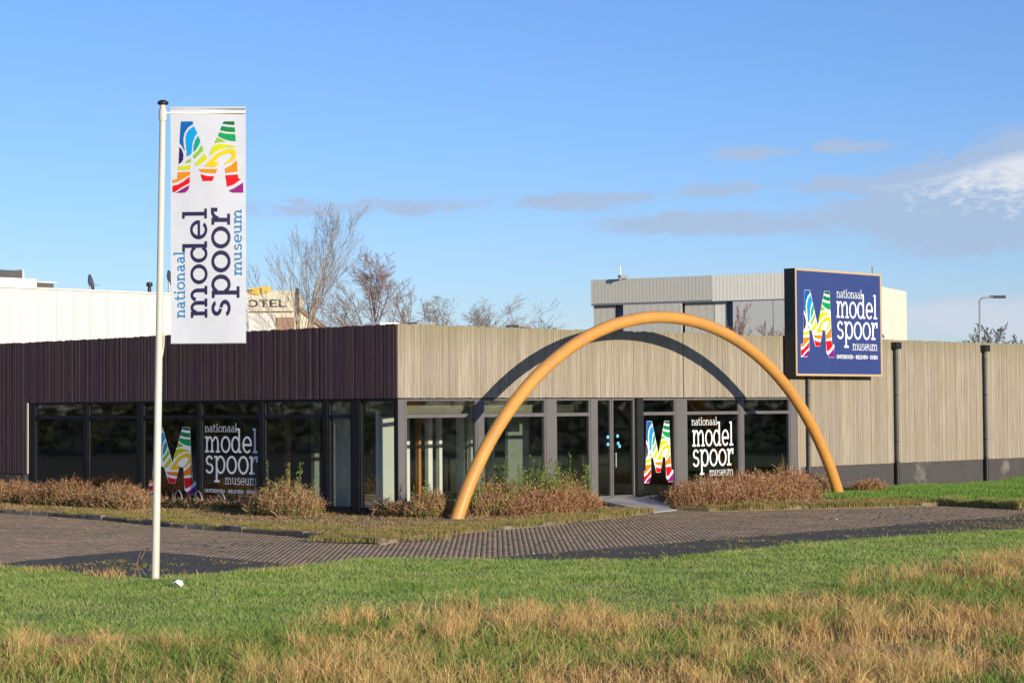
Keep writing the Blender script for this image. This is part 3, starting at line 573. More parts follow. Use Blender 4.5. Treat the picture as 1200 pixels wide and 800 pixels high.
def wav(u, v): return .016*math.sin(u*4.2+v*.7)+.010*math.sin(v*2.6-u*1.5)
bn = MB(); nu, nv = 14, 44
for side, off in ((0, 0.0), (1, -.004)):
    k = len(bn.v)
    for j in range(nv+1):
        for i in range(nu+1):
            u, v = bw_*i/nu, -bh_*j/nv; bn.v.append(tuple(FO+EX*u+EY*v+FN*(wav(u, v)+off)))
    for j in range(nv):
        for i in range(nu):
            a = k+j*(nu+1)+i; bn.f.append((a, a+1, a+nu+2, a+nu+1)); bn.mi.append(0)
ban = bn.build('banner', 'banner_cloth', smooth=True)
ban.data.transform(Matrix.Translation(-FO)); ban.location = FO
tag(ban, 'tall white banner with a rainbow striped M and upright lettering beside the flagpole', 'banner')
k_ = .013224
def fu(px): return (px-200)*k_
def fv(py): return -(py-126)*k_
logo(ban, fu(202.2), fu(285.6), fv(226.8), fv(142), FO, EX, EY, FN, .008, False, wav)
def vtext(t, base, xh, s0, s1, m_):
    # text runs upwards: text x -> +EY, text y -> -EX
    O = FO+EX*fu(base)
    d = lambda a, b: wav(fu(base)-b, a)
    lettering([(t, fv(s0), fv(s1), 0, xh*k_, 0)], O, EY, -EX, FN, .008, m_, ban, d, 0)
vtext('nationaal', 216.5, 8.7, 373.3, 295.3, 'letter_blue'); vtext('model', 242.9, 19.4, 373.3, 245.6, 'letter_navy')
vtext('spoor', 269.9, 21.6, 373.3, 245.3, 'letter_navy'); vtext('museum', 283.4, 8.4, 324, 246.3, 'letter_blue')
MB().tube([FO+EX*.0+EY*(-.005), FO+EX*bw_+EY*(-.005)], .02, 8).build('hem', 'banner_cloth', ban)
MB().tube([FO+EY*(-bh_), FO+EX*bw_+EY*(-bh_)], .014, 8).build('hem', 'banner_cloth', ban)

# ------------------------------------------------------------------ bike racks, litter
def hoop(x, y, label):
    mb = MB(); q = []
    for i in range(15):
        t = i/14; a = math.pi*t; q.append((x-.30+.03*math.sin(6*t), y-.02+.16*math.cos(a)+.05*math.sin(5*t), .02+.40*math.sin(a)**.6))
    mb.tube(q, .013, 8)
    tag(mb.build('bicycle_rack', 'metal_grey', smooth=True), label, 'bicycle rack', 'white bicycle hoops under the left windows')
hoop(-.25, 8.35, 'white bent bicycle hoop under the window with the striped M')
hoop(-.25, 7.45, 'middle white bicycle hoop, under the left end of the window lettering')
hoop(-.25, 6.45, 'white bicycle hoop nearest the tan bush, under the window lettering')
lt = MB(); lc = Vector((-16.2, -13.0, .10)); pp = []
for i in range(7):
    a = i/7*6.28; pp.append((lc.x+RT.x*.09*math.cos(a)+FW.x*.06*math.sin(a), lc.y+RT.y*.09*math.cos(a)+FW.y*.06*math.sin(a), .06+.03*math.sin(a*2)+.02*(i % 2)))
lt.add(pp+[(lc.x, lc.y, .13)], [(i, (i+1) % 7, 7) for i in range(7)]); lt.poly(list(reversed(pp)))
tag(lt.build('litter', 'plastic_bag'), 'small white scrap of litter lying on the grass right of the flagpole', 'litter')

# ------------------------------------------------------------------ white hall with roof plant (behind left)
wb = empty('white_building', (10, 45, 0), 'long white flat-roofed hall rising behind the dark board facade at the left', 'building')
pm = MB().box(-12, -11.064, 45, 45.2, -.2, 8.27).build('wall_panel', 'white_wall', wb)
for i in range(1, 45):                       # tall wall panels, shared mesh
    c = pm.copy(); COL.objects.link(c); c.parent = wb; c.location = (i*.95, random.uniform(-.005, .003), 0)
MB().box(-12, 30.73, 45.2, 70, -.2, 8.20).build('wall', 'white_wall', wb)
MB().box(-12.05, 30.78, 44.93, 45.25, 8.28, 8.36).build('roof_edge', 'white_wall', wb)
ac = empty('air_conditioner', (19.3, 48, 8.2), 'white rooftop air-handling unit with dark grilles at the left end of the white hall', 'air conditioner')
MB().box(17.2, 20.2, 48, 49.4, 8.40, 8.98).build('casing', 'white_paint', ac, bevel=.03)
MB().box(17.0, 19.55, 48.3, 49.6, 9.0, 9.36).build('grille', 'roof_felt', ac); MB().box(19.56, 19.64, 48.25, 49.6, 9.0, 9.42).build('casing', 'white_paint', ac)
MB().box(20.22, 21.2, 48.1, 49.3, 8.42, 8.80).build('grille', 'roof_felt', ac); MB().box(20.15, 21.35, 48.05, 49.35, 8.81, 8.86).build('casing', 'white_paint', ac)
for x in (17.4, 20.0, 21.25): MB().box(x, x+.08, 48.02, 48.1, 8.2, 8.45).build('leg', 'white_paint', ac)
def dish(c, r, label, squash=.35):
    e = empty('satellite_dish', (c[0], c[1], 8.2), label, 'satellite dish', 'dishes on the white hall roof'); nrm = Vector((.93, -.3, .25)).normalized(); a = nrm.orthogonal().normalized(); b = nrm.cross(a); mb = MB(); n_ = 18
    C = Vector(c); ring = []
    for rr, dd in ((0.02, -.12), (.55, -.08), (1.0, 0.02)):
        ring.append([C+(a*math.cos(2*math.pi*i/n_)+b*math.sin(2*math.pi*i/n_))*r*rr+nrm*dd for i in range(n_)])
    k = 0
    for rg in ring: mb.v += [tuple(v) for v in rg]
    for q in range(2):
        for i in range(n_): mb.f.append((q*n_+i, q*n_+(i+1) % n_, (q+1)*n_+(i+1) % n_, (q+1)*n_+i)); mb.mi.append(0)
    mb.build('reflector', 'dish_grey', e, smooth=True)
    MB().tube([(c[0]-.05, c[1], 8.15), (c[0]-.05, c[1], c[2])], .05, 8).tube([C-nrm*.12, C+nrm*.45-Vector((0, 0, .25))], .025, 6).build('mount', 'metal_grey', e)
dish((22.6, 47, 8.85), .42, 'grey satellite dish on the white hall roof left of the flagpole')
dish((27.3, 47, 9.25), .42, 'grey satellite dish on the white hall roof mostly hidden by the banner')
vs = empty('vent_stack', (26.05, 47, 8.2), 'short dark vent stack on the white hall roof close to the flagpole', 'vent')
MB().tube([(26.05, 47, 8.2), (26.05, 47, 8.82)], .09, 10).build('pipe', 'black_steel', vs, smooth=True); MB().lathe((26.05, 47, 8.8), [(.15, 0), (.17, .03), (.15, .16), (.09, .2)], 12).build('cowl', 'black_steel', vs, smooth=True)
# museum roof plant
ru = empty('roof_unit', (8.05, 7.95, 4.5), 'striped grey ventilation unit on the museum roof near the corner', 'ventilation unit')
MB().box(7.72, 8.36, 7.62, 8.16, 4.5, 5.05).build('casing', 'metal_grey', ru)
for i in range(6): MB().box(7.74+i*.105, 7.79+i*.105, 7.595, 7.618, 4.7, 5.03).build('louvre', 'white_paint', ru)
MB().box(7.68, 8.40, 7.57, 8.20, 5.06, 5.20).build('lid', 'metal_grey', ru)
ru2 = empty('roof_light', (15.9, 18.4, 4.5), 'long white roof light on the museum roof left of the striped unit', 'roof light')
MB().box(15.5, 16.3, 17.95, 18.65, 4.5, 5.55).build('upstand', 'metal_grey', ru2); MB().box(15.42, 16.38, 17.87, 18.73, 5.56, 5.74).build('cover', 'white_paint', ru2, bevel=.03)
ru3 = empty('roof_hatch', (15.9, 11.3, 4.5), 'low dark roof hatch on the museum roof left of the arch', 'roof hatch')
MB().box(15.65, 16.15, 11.1, 11.55, 4.5, 5.33).build('upstand', 'roof_felt', ru3); MB().slab([(15.58, 11.02), (16.22, 11.02), (16.22, 11.62), (15.58, 11.62)], 5.34, 5.42).build('lid', 'dish_grey', ru3)

# ------------------------------------------------------------------ tall hall behind right
hall = empty('industrial_hall', (50.2454, 24.1807, 0), 'tall grey and cream metal-clad hall behind the museum, left of and behind the billboard', 'building')
HL, HC = Vector((46.607, 35.923)), Vector((50.2454, 24.1807)); hu = (HC-HL).normalized(); hn = Vector((hu.y, -hu.x)); hin = -hn
hv = Vector((.93763, .34762))
MB().slab([tuple(HL+hin*1.2+hu*.05), tuple(HC+hin*.5-hu*.0+hv*0-hn*.7), tuple(HC+hv*20.6+Vector((-.35, .94))*.5), tuple(HC+hv*20.6+Vector((-.35, .94))*16), tuple(HL+hin*16)], -.2, 9.2).build('wall', 'cladding_grey', hall)
def ribs(p, u, nn, s0, s1, z0, z1, m_, name, pitch=.24):
    mb = MB(); s = s0
    while s < s1-.01:
        e = min(s+pitch, s1); mb.obox(p+u*(s+.012), u, nn, (e-s)*.55, .014, z0, z1); mb.obox(p+u*(s+(e-s)*.55+.014), u, nn, (e-s)*.45-.006, .008, z0, z1); s = e
    o = mb.build(name, m_, hall); o['kind'] = 'stuff'; return o
ribs(HL+hin*.05, hu, hn, 0, 6.91, 8.10, 9.375, 'cladding_grey', 'upper_cladding', .2)
ribs(HL+hin*.05, hu, hn, 6.92, 12.25, 8.04, 9.375, 'cladding_pale', 'upper_cladding', .2)
MB().obox(HL+hin*.06, hu, hin, 12.2, 1.1, 8.0, 8.09).build('soffit', 'recess_dark', hall)
MB().obox(HL+hin*.06+hu*0, hu, hin, 12.2, .9, 8.12, 9.3).build('upper_wall', 'cladding_grey', hall)
for (s0, s1, back, m_, nm) in [(0, 1.3, .35, 'cladding_grey', 'panel'), (1.34, 1.82, .42, 'recess_dark', 'recess'), (1.86, 5.2, .06, 'cladding_grey', 'panel'), (5.26, 6.90, .35, 'cladding_grey', 'panel'), (6.93, 7.6, .35, 'cladding_pale', 'panel'), (7.64, 8.0, .42, 'recess_dark', 'recess'), (8.04, 10.2, .08, 'panel_blue', 'panel'), (10.24, 12.2, .08, 'panel_blue', 'panel')]:
    if nm == 'panel' and m_ != 'panel_blue': ribs(HL+hin*back, hu, hn, s0, s1, -.2, 7.99, m_, 'lower_cladding', .4)
    MB().obox(HL+hu*s0+hin*(back+.01), hu, hin, s1-s0, .1, -.2, 7.985).build('wall_'+nm, m_, hall)
ribs(HC, hv, Vector((hv.y, -hv.x)), 0, 20.67, -.2, 9.36, 'cladding_cream', 'side_cladding', .9)
an = empty('roof_antenna', (46.87, 34.03, 9.2), 'thin white antenna on the roof of the tall hall', 'antenna')
MB().tube([(46.87, 34.03, 9.3), (46.87, 34.03, 10.05)], .035, 6).build('mast', 'white_paint', an); MB().box(46.75, 47.3, 33.9, 34.1, 9.38, 9.55).build('base', 'metal_grey', an)

# ------------------------------------------------------------------ hotel far left behind
ht = empty('hotel', (56, 76, 0), 'cream hotel tower with dark letters and a yellow bird emblem behind the bare trees', 'building')
hr = RT; hf = FW; H0 = Vector((52.06, 74.35))
def P3(o, a, d, z): q = Vector((o[0], o[1], 0))+hr*a+hf*d; return (q.x, q.y, z)
def hb(a0, a1, d0, d1, z0, z1, m_, nm, par=ht):
    q = [P3(H0, a0, d0, 0), P3(H0, a1, d0, 0), P3(H0, a1, d1, 0), P3(H0, a0, d1, 0)]; return MB().slab([(x, y) for x, y, z in q], z0, z1).build(nm, m_, par)
hb(0, 4.42, .5, 9, 0, 9.3, 'hotel_cream', 'wall'); hb(0, 4.45, .2, 9, 9.32, 10.72, 'hotel_cream', 'sign_box')
hb(3.3, 4.46, .15, .48, 0, 8.9, 'hotel_brown', 'brick_panel'); hb(0, 3.28, .3, .48, 0, 9.2, 'white_wall', 'wall')
q0 = [P3(H0, 4.5, 2, 0), P3(H0, 9.5, 2, 0)]
gb = MB(); A = [P3(H0, 4.5, 2, 0), P3(H0, 7.6, 2, 0), P3(H0, 7.6, 2, 7.1), P3(H0, 4.5, 2, 9.6)]; Bk = [P3(H0, 4.5, 9, 0), P3(H0, 7.6, 9, 0), P3(H0, 7.6, 9, 7.1), P3(H0, 4.5, 9, 9.6)]
gb.add(A+Bk, [(0, 1, 2, 3), (7, 6, 5, 4), (1, 5, 6, 2), (3, 2, 6, 7), (0, 3, 7, 4)]); gb.build('gable_wall', 'hotel_cream', ht)
rf = MB(); A = [P3(H0, 4.47, 1.8, 9.66), P3(H0, 7.9, 1.8, 6.89), P3(H0, 7.9, 1.8, 7.09), P3(H0, 4.47, 1.8, 9.86)]; Bk = [P3(H0, 4.47, 9.2, 9.66), P3(H0, 7.9, 9.2, 6.89), P3(H0, 7.9, 9.2, 7.09), P3(H0, 4.47, 9.2, 9.86)]
rf.add(A+Bk, [(0, 1, 2, 3), (7, 6, 5, 4), (0, 4, 5, 1), (1, 5, 6, 2), (2, 6, 7, 3), (3, 7, 4, 0)]); rf.build('roof', 'hotel_brown', ht)
lo = P3(H0, 0, .2, 0)
lettering([('HOTEL', .45, 3.95, 9.60, .52, 1)], lo, hr, (0, 0, 1), -hf, .02, 'hotel_letter', ht)
em = MB(); ec = P3(H0, 2.1, .1, 10.72)
for (du, dz, ru_, rz_, mi) in [(-.15, .0, .62, .26, 0), (.42, .10, .42, .24, 0), (-.62, .02, .22, .05, 1), (.12, .02, .05, .22, 1)]:
    n_ = 14; off = .004*len(em.f)
    em.add([tuple(Vector(ec)+hr*(du+ru_*math.cos(2*math.pi*i/n_))+Vector((0, 0, dz+rz_*math.sin(2*math.pi*i/n_)))-hf*off) for i in range(n_)], [tuple(range(n_))], mi)
em.build('emblem', ['toucan_yellow', 'hotel_letter'], ht)
hb(4.47, 4.68, 1.2, 1.5, 9.0, 10.95, 'hotel_letter', 'chimney')

# ------------------------------------------------------------------ trees
def tree(name, base, height, label, bark, twig, seed, ang=(.3, .6), limbs=9, clear=.12, ratio=(.5, .7), tr=.12, kids=(0, 6, 6, 5), minr=.009, group=None, up=.1, droop=0.0, wander=.08, lean=(0, 0), wide=1.0):
    """bare winter tree: a leader with limbs, branches and several thousand twigs, scaled to the given height"""
    R_ = random.Random(seed); e = empty(name, base, label, 'tree', group); big, tw = [], []
    def rnd(d, an):
        a = Vector((R_.gauss(0, 1), R_.gauss(0, 1), R_.gauss(0, 1))); a = (a-d*a.dot(d)).normalized(); return (d*math.cos(an)+a*math.sin(an)).normalized()
    def grow(p, d, L, r, lev):
        n_ = 6 if lev == 0 else 4; q = [p]; rad = [r]; dd = d
        for i in range(n_):
            dd = (dd+Vector((R_.gauss(0, wander), R_.gauss(0, wander), R_.gauss(0, wander*.6)+up-(droop if lev >= 2 else 0)))).normalized(); q.append(q[-1]+dd*L/n_); rad.append(max(r*(1-.72*(i+1)/n_), minr*.5))
        (big if lev <= 1 else tw).append((q, rad, lev))
        if lev >= len(kids): return
        kk = limbs if lev == 0 else kids[lev]
        for k in range(kk):
            t = clear+(1-clear)*((k+R_.random())/kk) if lev == 0 else .15+.85*(k+R_.random())/kk
            f = min(t*n_, n_-.001); i = int(f); pt = q[i].lerp(q[i+1], f-i); rr = rad[i]*(1-(f-i))+rad[i+1]*(f-i)
            grow(pt, rnd((q[i+1]-q[i]).normalized(), R_.uniform(*ang)*(1.2-.4*t)), L*R_.uniform(*ratio)*((1.25-.75*t) if lev == 0 else (1.1-.4*t)), max(rr*R_.uniform(.45, .7), minr*.6), lev+1)
    grow(Vector((0, 0, 0)), Vector((lean[0], lean[1], 1)).normalized(), 1.0*height, tr, 0)
    zm = max(v.z for q, _, _ in big+tw for v in q); sc = height/zm; nq = sum(len(q) for q, _, _ in tw)
    mx = sum((v for q, _, _ in tw for v in q), Vector((0, 0, 0)))/nq*sc*wide; B_ = Vector((base[0]-mx.x, base[1]-mx.y, -.1)); mb = MB()
    for q, _, _ in big+tw:
        for v in q: v.x *= wide; v.y *= wide
    for q, rad, lev in big: mb.tube([B_+v*sc for v in q], [max(x, minr) for x in rad], 6 if lev == 0 else 5)
    mb.build('trunk', bark, e, smooth=True)
    p0 = np.array([tuple(B_+q[i]*sc) for q, rad, _ in tw for i in range(len(q)-1)]); p1 = np.array([tuple(B_+q[i+1]*sc) for q, rad, _ in tw for i in range(len(q)-1)])
    w0 = np.array([max(rad[i], minr) for q, rad, _ in tw for i in range(len(q)-1)])[:, None]; w1 = np.array([max(rad[i+1], minr*.7) for q, rad, _ in tw for i in range(len(q)-1)])[:, None]
    v, f, n_ = ribbons(p0, p1, w0, w1); mesh_np('crown', v, f, n_, twig, e); return e
GT = 'bare winter trees behind the museum'
tree('bare_tree', (33.6, 43.25, 0), 13.6, 'tallest pale bare tree behind the museum, just right of the hotel', 'bark_pale', 'winter_twig', 3, (.25, .55), 12, .25, (.5, .68),   .2, (0, 5, 6, 6), .007, GT, .10, wide=1.05)
tree('bare_tree', (35.4, 41.35, 0), 11.1, 'reddish bare tree second tallest, right of the tallest pale tree', 'bark_brown', 'russet_twig', 8, (.4, .75), 13, .40, (.42, .58), .16, (0, 7, 7, 7), .008, GT, .06, .05, .12, wide=1.15)
tree('bare_tree', (47.3, 50.7, 0), 10.0, 'slim bare tree right of the reddish tree, with thin upright twigs', 'bark_brown', 'russet_twig', 12, (.35, .6), 9, .45, (.4, .5), .10, (0, 6, 6, 5), .008, GT, .08)
tree('bare_tree', (48.6, 49.5, 0), 9.3, 'small drooping bare tree above the striped roof unit', 'bark_brown', 'winter_twig', 15, (.4, .8), 9, .5, (.35, .5), .08, (0, 6, 6, 5), .008, GT, .02, .25)
tree('bare_tree', (43.4, 40.4, 0), 8.85, 'rounded bare tree rising over the pale fascia left of the arch', 'bark_pale', 'winter_twig', 21, (.35, .75), 13, .35, (.5, .66), .12, (0, 6, 6, 6), .008, GT, .06, wide=1.9)
tree('bare_tree', (52.7, 45.2, 0), 8.0, 'lowest bare tree top peeping over the roof just left of the tall hall', 'bark_brown', 'winter_twig', 25, (.4, .8), 12, .45, (.42, .56), .09, (0, 7, 6, 5), .010, GT, .06, wide=1.2)
tree('bare_tree', (45.0, 24.6, 0), 7.8, 'russet bare shrub-like tree in front of the tall hall panels', 'bark_brown', 'russet_twig', 31, (.25, .5), 10, .35, (.42, .55), .08, (0, 6, 6, 5), .008, GT, .12)
tree('bare_tree', (46.0, 23.7, 0), 6.9, 'lower russet bare tree beside the billboard, before the hall', 'bark_brown', 'russet_twig', 33, (.3, .6), 9, .4, (.42, .55), .07, (0, 6, 6, 5), .008, GT, .10)
tree('bare_tree', (79.8, 31.9, 0), 7.9, 'dense dark tree top beside the street lamp', 'bark_brown', 'wood_leaf', 41, (.4, .8), 14, .5, (.34, .48), .10, (0, 7, 7, 6), .014, GT, .05, wide=1.3)
tree('bare_tree', (81.6, 30.1, 0), 7.2, 'dark tree top at the far right edge beyond the wall', 'bark_brown', 'wood_leaf', 44, (.4, .8), 14, .5, (.34, .48), .10, (0, 7, 7, 6), .014, GT, .05, wide=1.3)
# street lamp
lp = empty('street_lamp', (61.9, 21.6, 0), 'grey street lamp with a single dark head beyond the wall at the right', 'street lamp')
MB().tube([(61.9, 21.6, -.2), (61.9, 21.6, 5), (61.9, 21.6, 8.15), (61.97, 21.53, 8.28), (62.1, 21.4, 8.32)], [.09, .07, .05, .045, .045], 8).build('pole', 'metal_grey', lp, smooth=True)
MB().tube([(62.1, 21.4, 8.32), (62.4, 21.1, 8.34)], .04, 8).build('arm', 'metal_grey', lp)
MB().obox((62.35, 21.21), (.707, -.707), (.707, .707), .85, .24, 8.30, 8.44).build('lamp_head', 'black_steel', lp, bevel=.03)
# woodland out to the sides (seen as dark reflections in the glass)
def wood(p0, p1, hgt, label, n_=24000):
    t = rng.uniform(0, 1, n_); w_ = rng.normal(0, 3.0, n_); a, b = np.array(p0), np.array(p1); d = (b-a)/np.linalg.norm(b-a)
    top = hgt*(.7+.3*np.sin(t*29)*np.sin(t*11+1)); z = top*rng.uniform(0, 1, n_)**.8
    c = np.stack([a[0]+(b-a)[0]*t-d[1]*w_, a[1]+(b-a)[1]*t+d[0]*w_, z], 1)
    v, f, k = cards(c, rng.uniform(.25, .7, n_), .7); o = mesh_np('distant_wood', v, f, k, 'wood_leaf', None, 'stuff'); tag(o, label, 'woodland')
wood((28, -78), (98, -8), 9, 'dark strip of woodland right of the road, outside the view')
wood((-78, 28), (-22, 98), 9, 'dark strip of woodland left of the road, outside the view')

# ------------------------------------------------------------------ shrubs
def shrub(name, path, width, hgt, label, leaf, n_leaf, n_twig, seed, sprigs=0, sprig_h=.5, stem='shrub_twig', group='low shrubs in the beds along the museum', green=0.0, cat='shrub', size=(.025, .065), tuft=.15):
    """loose shrub: many thin stems from the ground and small leaves through an uneven volume along path"""
    global rng
    keep = rng; rng = np.random.default_rng(seed); P = np.array(path, float); seg = np.linalg.norm(np.diff(P, axis=0), axis=1) if len(P) > 1 else np.array([1e-6]); L = seg.sum(); cum = np.concatenate([[0], np.cumsum(seg)])
    def at(s):
        i = np.clip(np.searchsorted(cum, s, side='right')-1, 0, max(len(P)-2, 0))
        if len(P) == 1: return np.repeat(P, len(s), 0)
        f = (s-cum[i])/np.maximum(seg[i], 1e-6); return P[i]*(1-f)[:, None]+P[i+1]*f[:, None]
    def hmap(s, r):
        edge = np.clip(np.minimum(s, L-s)/(width*.6)+.6, .6, 1) if len(P) > 1 else 1
        return hgt*edge*np.sqrt(np.clip(1-.8*r**2, .05, 1))*(.80+.24*np.sin(s*5.1+seed)*np.sin(s*2.3+1)+.10*np.sin(s*13+seed)+rng.normal(0, .10, len(s)))
    c0 = P.mean(0); e = empty(name, (c0[0], c0[1], 0), label, cat, group)
    def pts(n_):
        s = rng.uniform(0, L, n_); th = rng.uniform(0, 2*np.pi, n_); r = np.sqrt(rng.uniform(0, 1, n_)); b = at(s); return s, r, np.stack([b[:, 0]+np.cos(th)*r*width/2, b[:, 1]+np.sin(th)*r*width/2], 1)
    n_twig = int(n_twig*1.7)
    s, r, xy = pts(n_twig); h = hmap(s, r)*rng.uniform(.6, 1.15, n_twig); ctr = at(s)
    root = np.stack([ctr[:, 0]+(xy[:, 0]-ctr[:, 0])*.75, ctr[:, 1]+(xy[:, 1]-ctr[:, 1])*.75, np.full(n_twig, -.1)], 1); tip = np.stack([xy[:, 0]+rng.normal(0, .07, n_twig), xy[:, 1]+rng.normal(0, .07, n_twig), h], 1)
    mid = root*.45+tip*.55+rng.normal(0, .085, (n_twig, 3))
    v1, f1, k1 = ribbons(root, mid, np.full((n_twig, 1), .006), np.full((n_twig, 1), .005)); v2, f2, k2 = ribbons(mid, tip, np.full((n_twig, 1), .005), np.full((n_twig, 1), .0035))
    side = mid*.4+tip*.6; st_ = side+np.stack([rng.normal(0, .12, n_twig), rng.normal(0, .12, n_twig), rng.uniform(.03, .2, n_twig)], 1); v3, f3, k3 = ribbons(side, st_, np.full((n_twig, 1), .0045), np.full((n_twig, 1), .003))
    mesh_np('stems', np.concatenate([v1, v2, v3]), np.concatenate([f1, f2+len(v1), f3+len(v1)+len(v2)]), np.concatenate([k1, k2, k3]), stem, e)
    n_leaf = int(n_leaf*1.4); s, r, xy = pts(n_leaf); hh = hmap(s, r); z = hh*(1-rng.uniform(0, 1, n_leaf)**1.6*.97)
    v, f, k = cards(np.stack([xy[:, 0], xy[:, 1], np.maximum(z, -.03)], 1), rng.uniform(*size, n_leaf), .55, .3); mesh_np('foliage', v, f, k, leaf, e)
    if green:
        m_ = int(n_leaf*green); s, r, xy = pts(m_); hh = hmap(s, r); v, f, k = cards(np.stack([xy[:, 0], xy[:, 1], hh*rng.uniform(.02, .55, m_)], 1), rng.uniform(.04, .08, m_), .55); mesh_np('green_foliage', v, f, k, 'sprig_leaf', e)
    if sprigs:
        s, r, xy = pts(sprigs); hh = hmap(s, r); b = np.stack([xy[:, 0], xy[:, 1], hh*.5], 1); t = b+np.stack([rng.normal(0, .08, sprigs), rng.normal(0, .08, sprigs), hh*.5+rng.uniform(.25, 1, sprigs)*sprig_h], 1)
        v, f, k = ribbons(b, t, np.full((sprigs, 1), .006), np.full((sprigs, 1), .003)); m_ = 26; fr_ = rng.uniform(.25, 1, (sprigs, m_)); c = (b[:, None]+(t-b)[:, None]*fr_[..., None]).reshape(-1, 3)+rng.normal(0, .035, (sprigs*m_, 3))
        v2, f2, k2 = cards(c, rng.uniform(.05, .10, len(c)), .45, .8); mesh_np('sprigs', np.concatenate([v, v2]), np.concatenate([f, f2+len(v)]), np.concatenate([k, k2]), 'sprig_leaf', e, 'stuff')
    rng = keep; return e
shrub('shrub', [(-1.6, 16.6), (-1.6, 14.4)], 1.3, .66, 'red-brown bush at the far left end of the left bed', 'red_leaf', 4200, 500, 1, 4, .25, green=.2)
shrub('shrub', [(-1.75, 13.4), (-1.7, 11.3)], 1.3, .72, 'red-brown bush in the left bed between the leftmost bush and the twiggy one', 'red_leaf', 3800, 450, 2, 4, .25, green=.22)
shrub('shrub', [(-1.8, 10.7), (-1.75, 8.5)], 1.2, .62, 'twiggy tan bush left of the flagpole under the dark windows', 'tan_leaf', 2600, 800, 3, green=.12)
shrub('shrub', [(-1.3, 3.5), (-1.35, 2.2)], 1.5, .84, 'rounded tan and green bush with tall sprigs under the dark windows', 'tan_leaf', 4200, 600, 4, 14, .8, green=.35)
shrub('shrub', [(.05, -.75), (.45, -.95)], .95, .70, 'small bushy shrub left of the left arch foot by the corner post', 'tan_leaf', 3400, 420, 5, 8, .5, green=.3)
shrub('hedge', [(1.55, -1.15), (2.4, -1.6), (4.9, -1.55)], 1.25, .80, 'long tan and red twiggy hedge with green sprigs, right of the left arch foot', 'tan_leaf', 11000, 1500, 6, 90, .78, cat='hedge', green=.25)
shrub('shrub', [(2.0, -2.05), (3.4, -2.2), (4.9, -1.9)], .8, .58, 'reddish front row of twigs before the sprig hedge', 'red_leaf', 6500, 900, 16)
shrub('hedge', [(8.3, -2.4), (9.6, -2.75), (11.6, -2.6), (13.6, -2.2)], 1.5, .82, 'long red-brown twiggy hedge between the ramp and the right arch foot', 'red_leaf', 17000, 2200, 7, 6, .3, cat='hedge', green=.07)
shrub('shrub', [(17.9, -1.4), (18.4, -1.4)], .9, .50, 'small dark red bush on the grass right of the right arch foot', 'red_leaf', 2200, 260, 9)
shrub('shrub', [(15.0, -1.1), (16.2, -1.0)], .7, .62, 'red twigs close behind the right arch foot', 'red_leaf', 2000, 300, 19)
shrub('shrub', [(9.7, -.6), (10.6, -.7), (11.4, -.7)], .7, .42, 'low dark bush at the foot of the window right of the ramp', 'dark_leaf', 3400, 250, 10)
shrub('shrub', [(-.6, 9.6), (-.6, 6.4), (-.6, 3.4)], .8, .22, 'low dark green plants under the lettered dark windows', 'dark_leaf', 4200, 250, 13, green=.12)
shrub('shrub', [(-.3, .3), (-.15, -.3), (.4, -.35)], .6, .36, 'dark scrubby plant at the base of the corner post', 'dark_leaf', 2600, 260, 14)
# dead stalks beside the flagpole
e = empty('dead_stalks', (-15.3, -10.9, 0), 'bent dead stalks standing just left of the flagpole foot', 'dead plant'); mb = MB()
for (a, b, c) in [((-.12, 0, 0), (-.20, 0, .22), (-.13, 0, .42)), ((-.13, 0, .30), (-.06, 0, .43), (.0, 0, .47)), ((-.02, 0, 0), (-.12, 0, .14), (-.18, 0, .2)), ((-.2, 0, 0), (-.22, 0, .1), (-.23, 0, .17))]:
    f_ = lambda q: Vector((-15.42, -11.2, 0))+RT*q[0]*1.0+FW*q[1]+Vector((0, 0, q[2])); mb.tube([f_(a), f_(b), f_(c)], [.012, .01, .006], 5)
mb.build('stems', 'bark_brown', e)

# ------------------------------------------------------------------ grass
CAMXY = np.array([-34.19, -37.56]); DF, DL = np.array([.7133, .7009]), np.array([.7009, -.7133])
def field(n_, d0, d1, pw=1.0, margin=5.5):
    d = d0+(d1-d0)*rng.uniform(0, 1, n_)**pw; l = rng.uniform(-1, 1, n_)*(d*.262+margin)
    return CAMXY+d[:, None]*DF+l[:, None]*DL, d, l
def vnoise(P, s, seed=0):
    r = np.random.default_rng(seed); G_ = r.uniform(0, 1, (64, 64)); q = P*s; i = np.floor(q).astype(int); f = q-i; f = f*f*(3-2*f)
    g_ = lambda a, b: G_[(i[:, 0]+a) % 64, (i[:, 1]+b) % 64]
    return (g_(0, 0)*(1-f[:, 0])+g_(1, 0)*f[:, 0])*(1-f[:, 1])+(g_(0, 1)*(1-f[:, 0])+g_(1, 1)*f[:, 0])*f[:, 1]
def z0(P, z=-.01): return np.column_stack([P, np.full(len(P), z)])
DRY = [(-60, 0), (-23.3, -17.4), (-21.0, -18.5), (-18.4, -19.3), (-15.9, -19.6), (-15.1, -21.5), (-13.3, -21.8), (-9.8, -21.2), (-4.7, -20.0), (40, -13), (60, -90), (-90, -90)]
P, d, l = field(850000, 17.5, 50, .95); ok = inside(P, LAWN); P, d = P[ok], d[ok]
nz = vnoise(P, .9, 1)*.5+vnoise(P, 3.1, 2)*.5; hh = (.025+.06*nz)*rng.uniform(.6, 1.3, len(P))
v, f, k = blades(z0(P), hh, rng.uniform(.007, .013, len(P))*(.6+d/45), hh*rng.uniform(.2, 1.2, len(P)), False)
tag(mesh_np('lawn_grass', v, f, k, 'lawn_blade', None, 'stuff'), 'short green lawn grass between the road and the tall dry grass', 'grass')
P, d, l = field(4700, 17.3, 34, .9); leftish = np.clip((l/d+.30)/.25, .45, 1)
